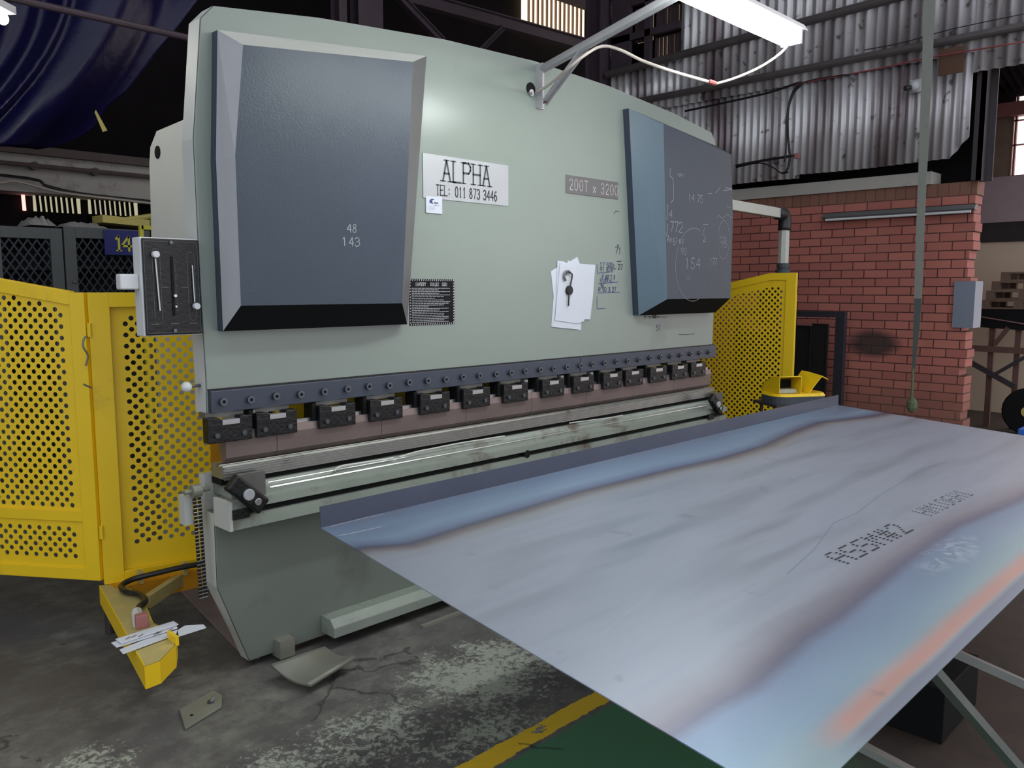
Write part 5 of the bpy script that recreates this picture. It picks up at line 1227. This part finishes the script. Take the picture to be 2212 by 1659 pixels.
# ============================================================ LOCKERS BEHIND THE GUARD
def locker(px0, px1, pyt, label, Yl=7.0, sign=False):
    a = at(px0, pyt, 1, Yl); b = at(px1, pyt, 1, Yl); zt_ = a.z; x0, x1 = a.x, b.x
    t = thing('mesh_locker', ((x0 + x1) / 2, Yl + .3, 0), label, 'locker')
    MB().box((x0, Yl + .58, 0), (x1, Yl + .60, zt_)).box((x0, Yl + .02, 0), (x0 + .02, Yl + .58, zt_)).box((x1 - .02, Yl + .02, 0), (x1, Yl + .58, zt_)).box((x0, Yl + .02, zt_ - .02), (x1, Yl + .58, zt_)).box((x0, Yl + .02, 0), (x1, Yl + .58, .05)).build('body', M['locker'], t)
    f = .085
    dr = MB().box((x0, Yl - .01, 0), (x0 + f, Yl + .02, zt_)).box((x1 - f, Yl - .01, 0), (x1, Yl + .02, zt_)).box((x0 + f, Yl - .01, zt_ - f), (x1 - f, Yl + .02, zt_)).box((x0 + f, Yl - .01, 0), (x1 - f, Yl + .02, f)).build('door', M['locker'], t, bevel=.003)
    # expanded mesh: diamond lattice strips
    mb = MB(); xa, xb, za, zb_ = x0 + f, x1 - f, zt_ * .5, zt_ - f; s = .062; k = 0
    w_ = .0055
    def clip(p, q):
        # clip segment to rect
        (x_0, z_0), (x_1, z_1) = p, q; t0, t1 = 0, 1; dx, dz = x_1 - x_0, z_1 - z_0
        for pp, qq in ((-dx, x_0 - xa), (dx, xb - x_0), (-dz, z_0 - za), (dz, zb_ - z_0)):
            if pp == 0:
                if qq < 0: return None
                continue
            r_ = qq / pp
            if pp < 0: t0 = max(t0, r_)
            else: t1 = min(t1, r_)
        if t0 >= t1: return None
        return (x_0 + dx * t0, z_0 + dz * t0), (x_0 + dx * t1, z_0 + dz * t1)
    H_ = zb_ - za; Wd = xb - xa; ratio = 1.5; N_ = int((Wd + H_ / ratio) / s) + 2
    for i in range(-1, N_):
        for sg in (1, -1):
            x_ = xa + i * s if sg == -1 else xa + i * s - H_ / ratio
            seg = clip((x_, za) if sg == 1 else (x_, za), (x_ + sg * H_ / ratio, zb_)) if sg == 1 else clip((x_, za), (x_ - H_ / ratio, zb_))
            if seg:
                (p_, q_), (r_, s_) = seg
                mb.ribbon([(p_, Yl + .006 + .001 * sg, q_), (r_, Yl + .006 + .001 * sg, s_)], w_ * 2, XV, ZV)
    o = mb.build('wire_mesh', M['rack'], dr)
    MB().box((x0 + .03, Yl + .35, zt_ * .5), (x1 - .03, Yl + .55, zt_ * .5 + .02)).box((x0 + .03, Yl + .1, zt_ - .32), (x1 - .03, Yl + .55, zt_ - .30)).build('shelf', M['lockerin'], t)
    if sign:
        a = at(223, 496, 1, Yl - .02); b = at(292, 552, 1, Yl - .02)
        sg_ = MB().box((a.x, Yl - .03, b.z), (b.x + .05, Yl - .022, a.z)).build('number_sign', M['signblue'], t)
        mb = MB(); p = at(247, 541, 1, Yl - .032); write(mb, '14', p, XV, ZV, .115, .017, adv=3.1, serif=1.0); mb.build('numerals', M['signyel'], sg_)
    MB().cyl((x0 + .05, Yl - .01, zt_ - .42), (x0 + .05, Yl - .03, zt_ - .42), .014, 10).build('lock', M['chrome'], dr)
    return t, x0, x1, zt_
L1 = locker(-30, 132, 486, 'charcoal mesh-door locker left of the one with the blue number sign')
L2 = locker(136, 322, 489, 'charcoal mesh-door locker with blue number 14 sign', sign=True)
def heap(px, label, name, m, zs, k=0):
    """crumpled sheeting on top of the lockers"""
    mb = MB(); pts = []
    n = 14; w_ = at(px[1], 487, 1, 7.1).x - at(px[0], 487, 1, 7.1).x; x0 = at(px[0], 487, 1, 7.1).x
    for j in range(5):
        for i in range(n + 1):
            f = i / n; e = math.sin(math.pi * f) ** .5 * math.sin(math.pi * j / 4) ** .5 if 0 < j < 4 else 0
            pts.append((x0 + w_ * f, 7.05 + j * .11, L2[3] + .003 + zs * e * (0.6 + .4 * random.random())))
    mb.add(pts, [(j * (n + 1) + i, j * (n + 1) + i + 1, (j + 1) * (n + 1) + i + 1, (j + 1) * (n + 1) + i) for j in range(4) for i in range(n)])
    o = mb.build(name, m, smooth=False); tag(o, label, 'plastic sheet'); return o
heap((62, 122), 'small crumpled pale plastic heap on the left locker', 'plastic_wrap', M['plastic'], .10)
heap((140, 235), 'long crumpled pale plastic heap on the locker with the number sign', 'plastic_wrap', M['plastic'], .07)
o = MB().obox(at(262, 478, 1, 7.3) + V((0, 0, -.005)), (.19, 0, -.01), (0, .12, 0), (0, 0, .03)).build('carton', M['tape']); tag(o, 'flat yellow-brown carton lying on top of the numbered locker', 'carton')
# yellow rack frame near the side frame
t = thing('yellow_rack', (at(320, 520, 1, 6.6).x, 6.6, 0), 'thin yellow steel rack between the lockers and the machine side frame', 'rack')
xa = at(304, 500, 1, 6.6).x; xb = at(331, 500, 1, 6.6).x; za = at(320, 488, 1, 6.6).z
mb = MB(); 
for x in (xa, xb): mb.box((x - .015, 6.58, 0), (x + .015, 6.61, za + (.07 if x == xb else 0)))
mb.box((xa, 6.58, za - .03), (xb, 6.61, za)); mb.box((xa, 6.58, za - .16), (xb, 6.61, za - .14)); mb.build('frame', M['signyel'], t)
tag(MB().tube([at(250, 478, 1, 7.2), at(290, 472, 1, 7.2), at(332, 466, 1, 7.2)], .022, 8, 2).build('yellow_pipe', M['tape']), 'sloping dull yellow pipe above the numbered locker', 'pipe')

# ============================================================ PAPERS AND MAGNET ON THE RAM
def sheetpaper(pix, Y, label, k):
    P = [at(x, y, 1, Y) for x, y in pix]
    o = MB().prism(P, (0, .0008, 0)).build('paper', M['paper']); return tag(o, label, 'paper', 'papers held on the ram')
sheetpaper([(1190, 586), (1203, 578), (1256, 694), (1255, 713), (1191, 705), (1196, 640)], YR - .002, 'rearmost paper held on the ram, showing at lower left', 0)
sheetpaper([(1226, 561), (1231, 565), (1247, 555), (1258, 585), (1262, 690), (1230, 690)], YR - .0035, 'paper sticking up highest behind the others on the ram', 1)
sheetpaper([(1204, 563), (1219, 565), (1262, 600), (1250, 712), (1192, 706), (1200, 690)], YR - .005, 'paper with its lower edge hanging down on the ram', 2)
sheetpaper([(1222, 567), (1286, 572), (1281, 640), (1275, 690), (1262, 690), (1230, 660)], YR - .0065, 'right paper of the bundle held on the ram', 3)
FP_ = sheetpaper([(1210, 567), (1262, 572), (1276, 576), (1262, 694), (1247, 699), (1199, 692)], YR - .009, 'front paper under the round magnet on the ram', 4)
t = thing('magnet', (at(1228, 627, 1, YR).x, YR - .02, at(1228, 627, 1, YR).z), 'dark round magnet with a hooked wire holding the papers on the ram', 'magnet')
c = at(1228, 627, 1, YR - .012)
MB().cyl(c, c + V((0, -.014, 0)), .027, 20).build('disc', M['black'], t, bevel=.003)
MB().tube([at(x, y, 1, YR - .024) for x, y in ((1228, 661), (1229, 640), (1232, 618), (1236, 596), (1233, 590), (1225, 587), (1222, 594))], .0045, 7, 3).build('hooked_wire', M['black'], t)
MB().tube([at(x, y, 1, YR - .022) for x, y in ((1222, 606), (1219, 598), (1221, 588), (1228, 586), (1232, 590))], .007, 7, 3).build('clip', M['plate2'], t)

# ============================================================ THINGS ON THE FLOOR AND THE GUARD ARM
def strip_stack(P, h, m, label, name, cat, grp=None):
    o = MB().prism(P, (0, 0, h)).build(name, m, bevel=.0015); return tag(o, label, cat, grp)
zz = AZ + .004
A = lambda x, y, z: at(x, y, 2, z)
strip_stack([A(258, 1405, zz), A(266, 1414, zz), A(380, 1372, zz), A(384, 1362, zz), A(330, 1376, zz)], .004, M['paper'], 'lowest white card strip lying on the yellow guard arm', 'card_strip', 'card', 'card strips on the guard arm')
strip_stack([A(240, 1390, zz + .006), A(252, 1400, zz + .006), A(384, 1358, zz + .006), A(376, 1345, zz + .006)], .004, M['paper'], 'middle white card strip lying on the yellow guard arm', 'card_strip', 'card', 'card strips on the guard arm')
st = strip_stack([A(249, 1382, zz + .012), A(262, 1392, zz + .012), A(386, 1350, zz + .012), A(375, 1343, zz + .012)], .004, M['paper'], 'topmost white card strip with smudges on the guard arm', 'card_strip', 'card', 'card strips on the guard arm')
mb = MB()
for x, y in ((272, 1381), (285, 1377), (300, 1375), (333, 1371), (340, 1368), (365, 1362)):
    p = A(x, y, zz + .0165); mb.ribbon([p, p + V((.02, .012, 0))], .006, XV, YV)
mb.build('smudge', M['plate2'], st)
strip_stack([A(384, 1362, zz), A(386, 1376, zz), A(446, 1357, zz - .0), A(440, 1350, zz), A(400, 1352, zz)], .003, M['paper'], 'torn white paper sticking out over the floor from the guard arm', 'torn_paper', 'paper')
# clamp plate with bolt
pl = [at(388, 1537, 2, .02), at(455, 1498, 2, .02), at(480, 1508, 2, .02), at(481, 1530, 2, .02), at(400, 1579, 2, .02), at(392, 1560, 2, .02)]
tp = MB().prism([at(x, y, 2, .002) for x, y in ((388, 1537), (460, 1496), (480, 1506), (479, 1530), (400, 1578))], (0, 0, .010)).build('clamp_plate', M['greysteel'], bevel=.002)
tag(tp, 'small grey steel plate with a standing bolt lying on the floor', 'metal plate')
p = at(455, 1518, 2, .012); MB().cyl(p, p + V((.012, -.012, .028)), .006, 10).build('bolt', M['chrome'], tp)
MB().cyl(p, p + V((0, 0, .008)), .012, 6).build('nut', M['bolt'], tp)
p = at(414, 1545, 2, .012); MB().cyl(p, p + V((0, 0, .0015)), .006, 12).build('hole', M['blackmat'], tp)
# curved plate
def curved(label):
    a = at(585, 1440, 2, .065); b = at(672, 1484, 2, .035); c_ = at(768, 1424, 2, .055); d_ = at(700, 1402, 2, .06)
    mb = MB(); n = 12; A_ = []; B_ = []
    for k in range(n + 1):
        f = k / n; bow = -.030 * math.sin(math.pi * f)
        p = a.lerp(b, f); q = d_.lerp(c_, f)
        p = p + V((0, 0, bow * .7)); q = q + V((0, 0, bow * .7)); p.z = max(p.z, .017); q.z = max(q.z, .017); A_.append(p); B_.append(q)
    mb.add(A_ + B_, [(k, k + 1, k + 2 + n, k + 1 + n) for k in range(n)]); o = mb.build('bent_plate', M['greysteel'], smooth=True)
    s = o.modifiers.new('thickness', 'SOLIDIFY'); s.thickness = .016; s.offset = -1; return tag(o, label, 'metal plate')
curved('curved thick steel offcut lying on the floor against the foot of the machine')
tag(MB().prism([at(x, y, 2, .001) for x, y in ((385, 1275), (410, 1266), (470, 1290), (540, 1400), (560, 1425), (515, 1408))], (0, 0, .010)).build('rubber_mat', M['mat'], bevel=.002), 'long brown strip of matting on the floor beside the left end of the bed', 'mat')

# hidden-side room: plain outer wall behind the fence to the far left keeps the back dark
struct(MB().box((-3.2, 4.5, 0), (-3.0, 9.6, 6.9)).build('wall_left', M['dark']))
bpy.context.view_layer.update()
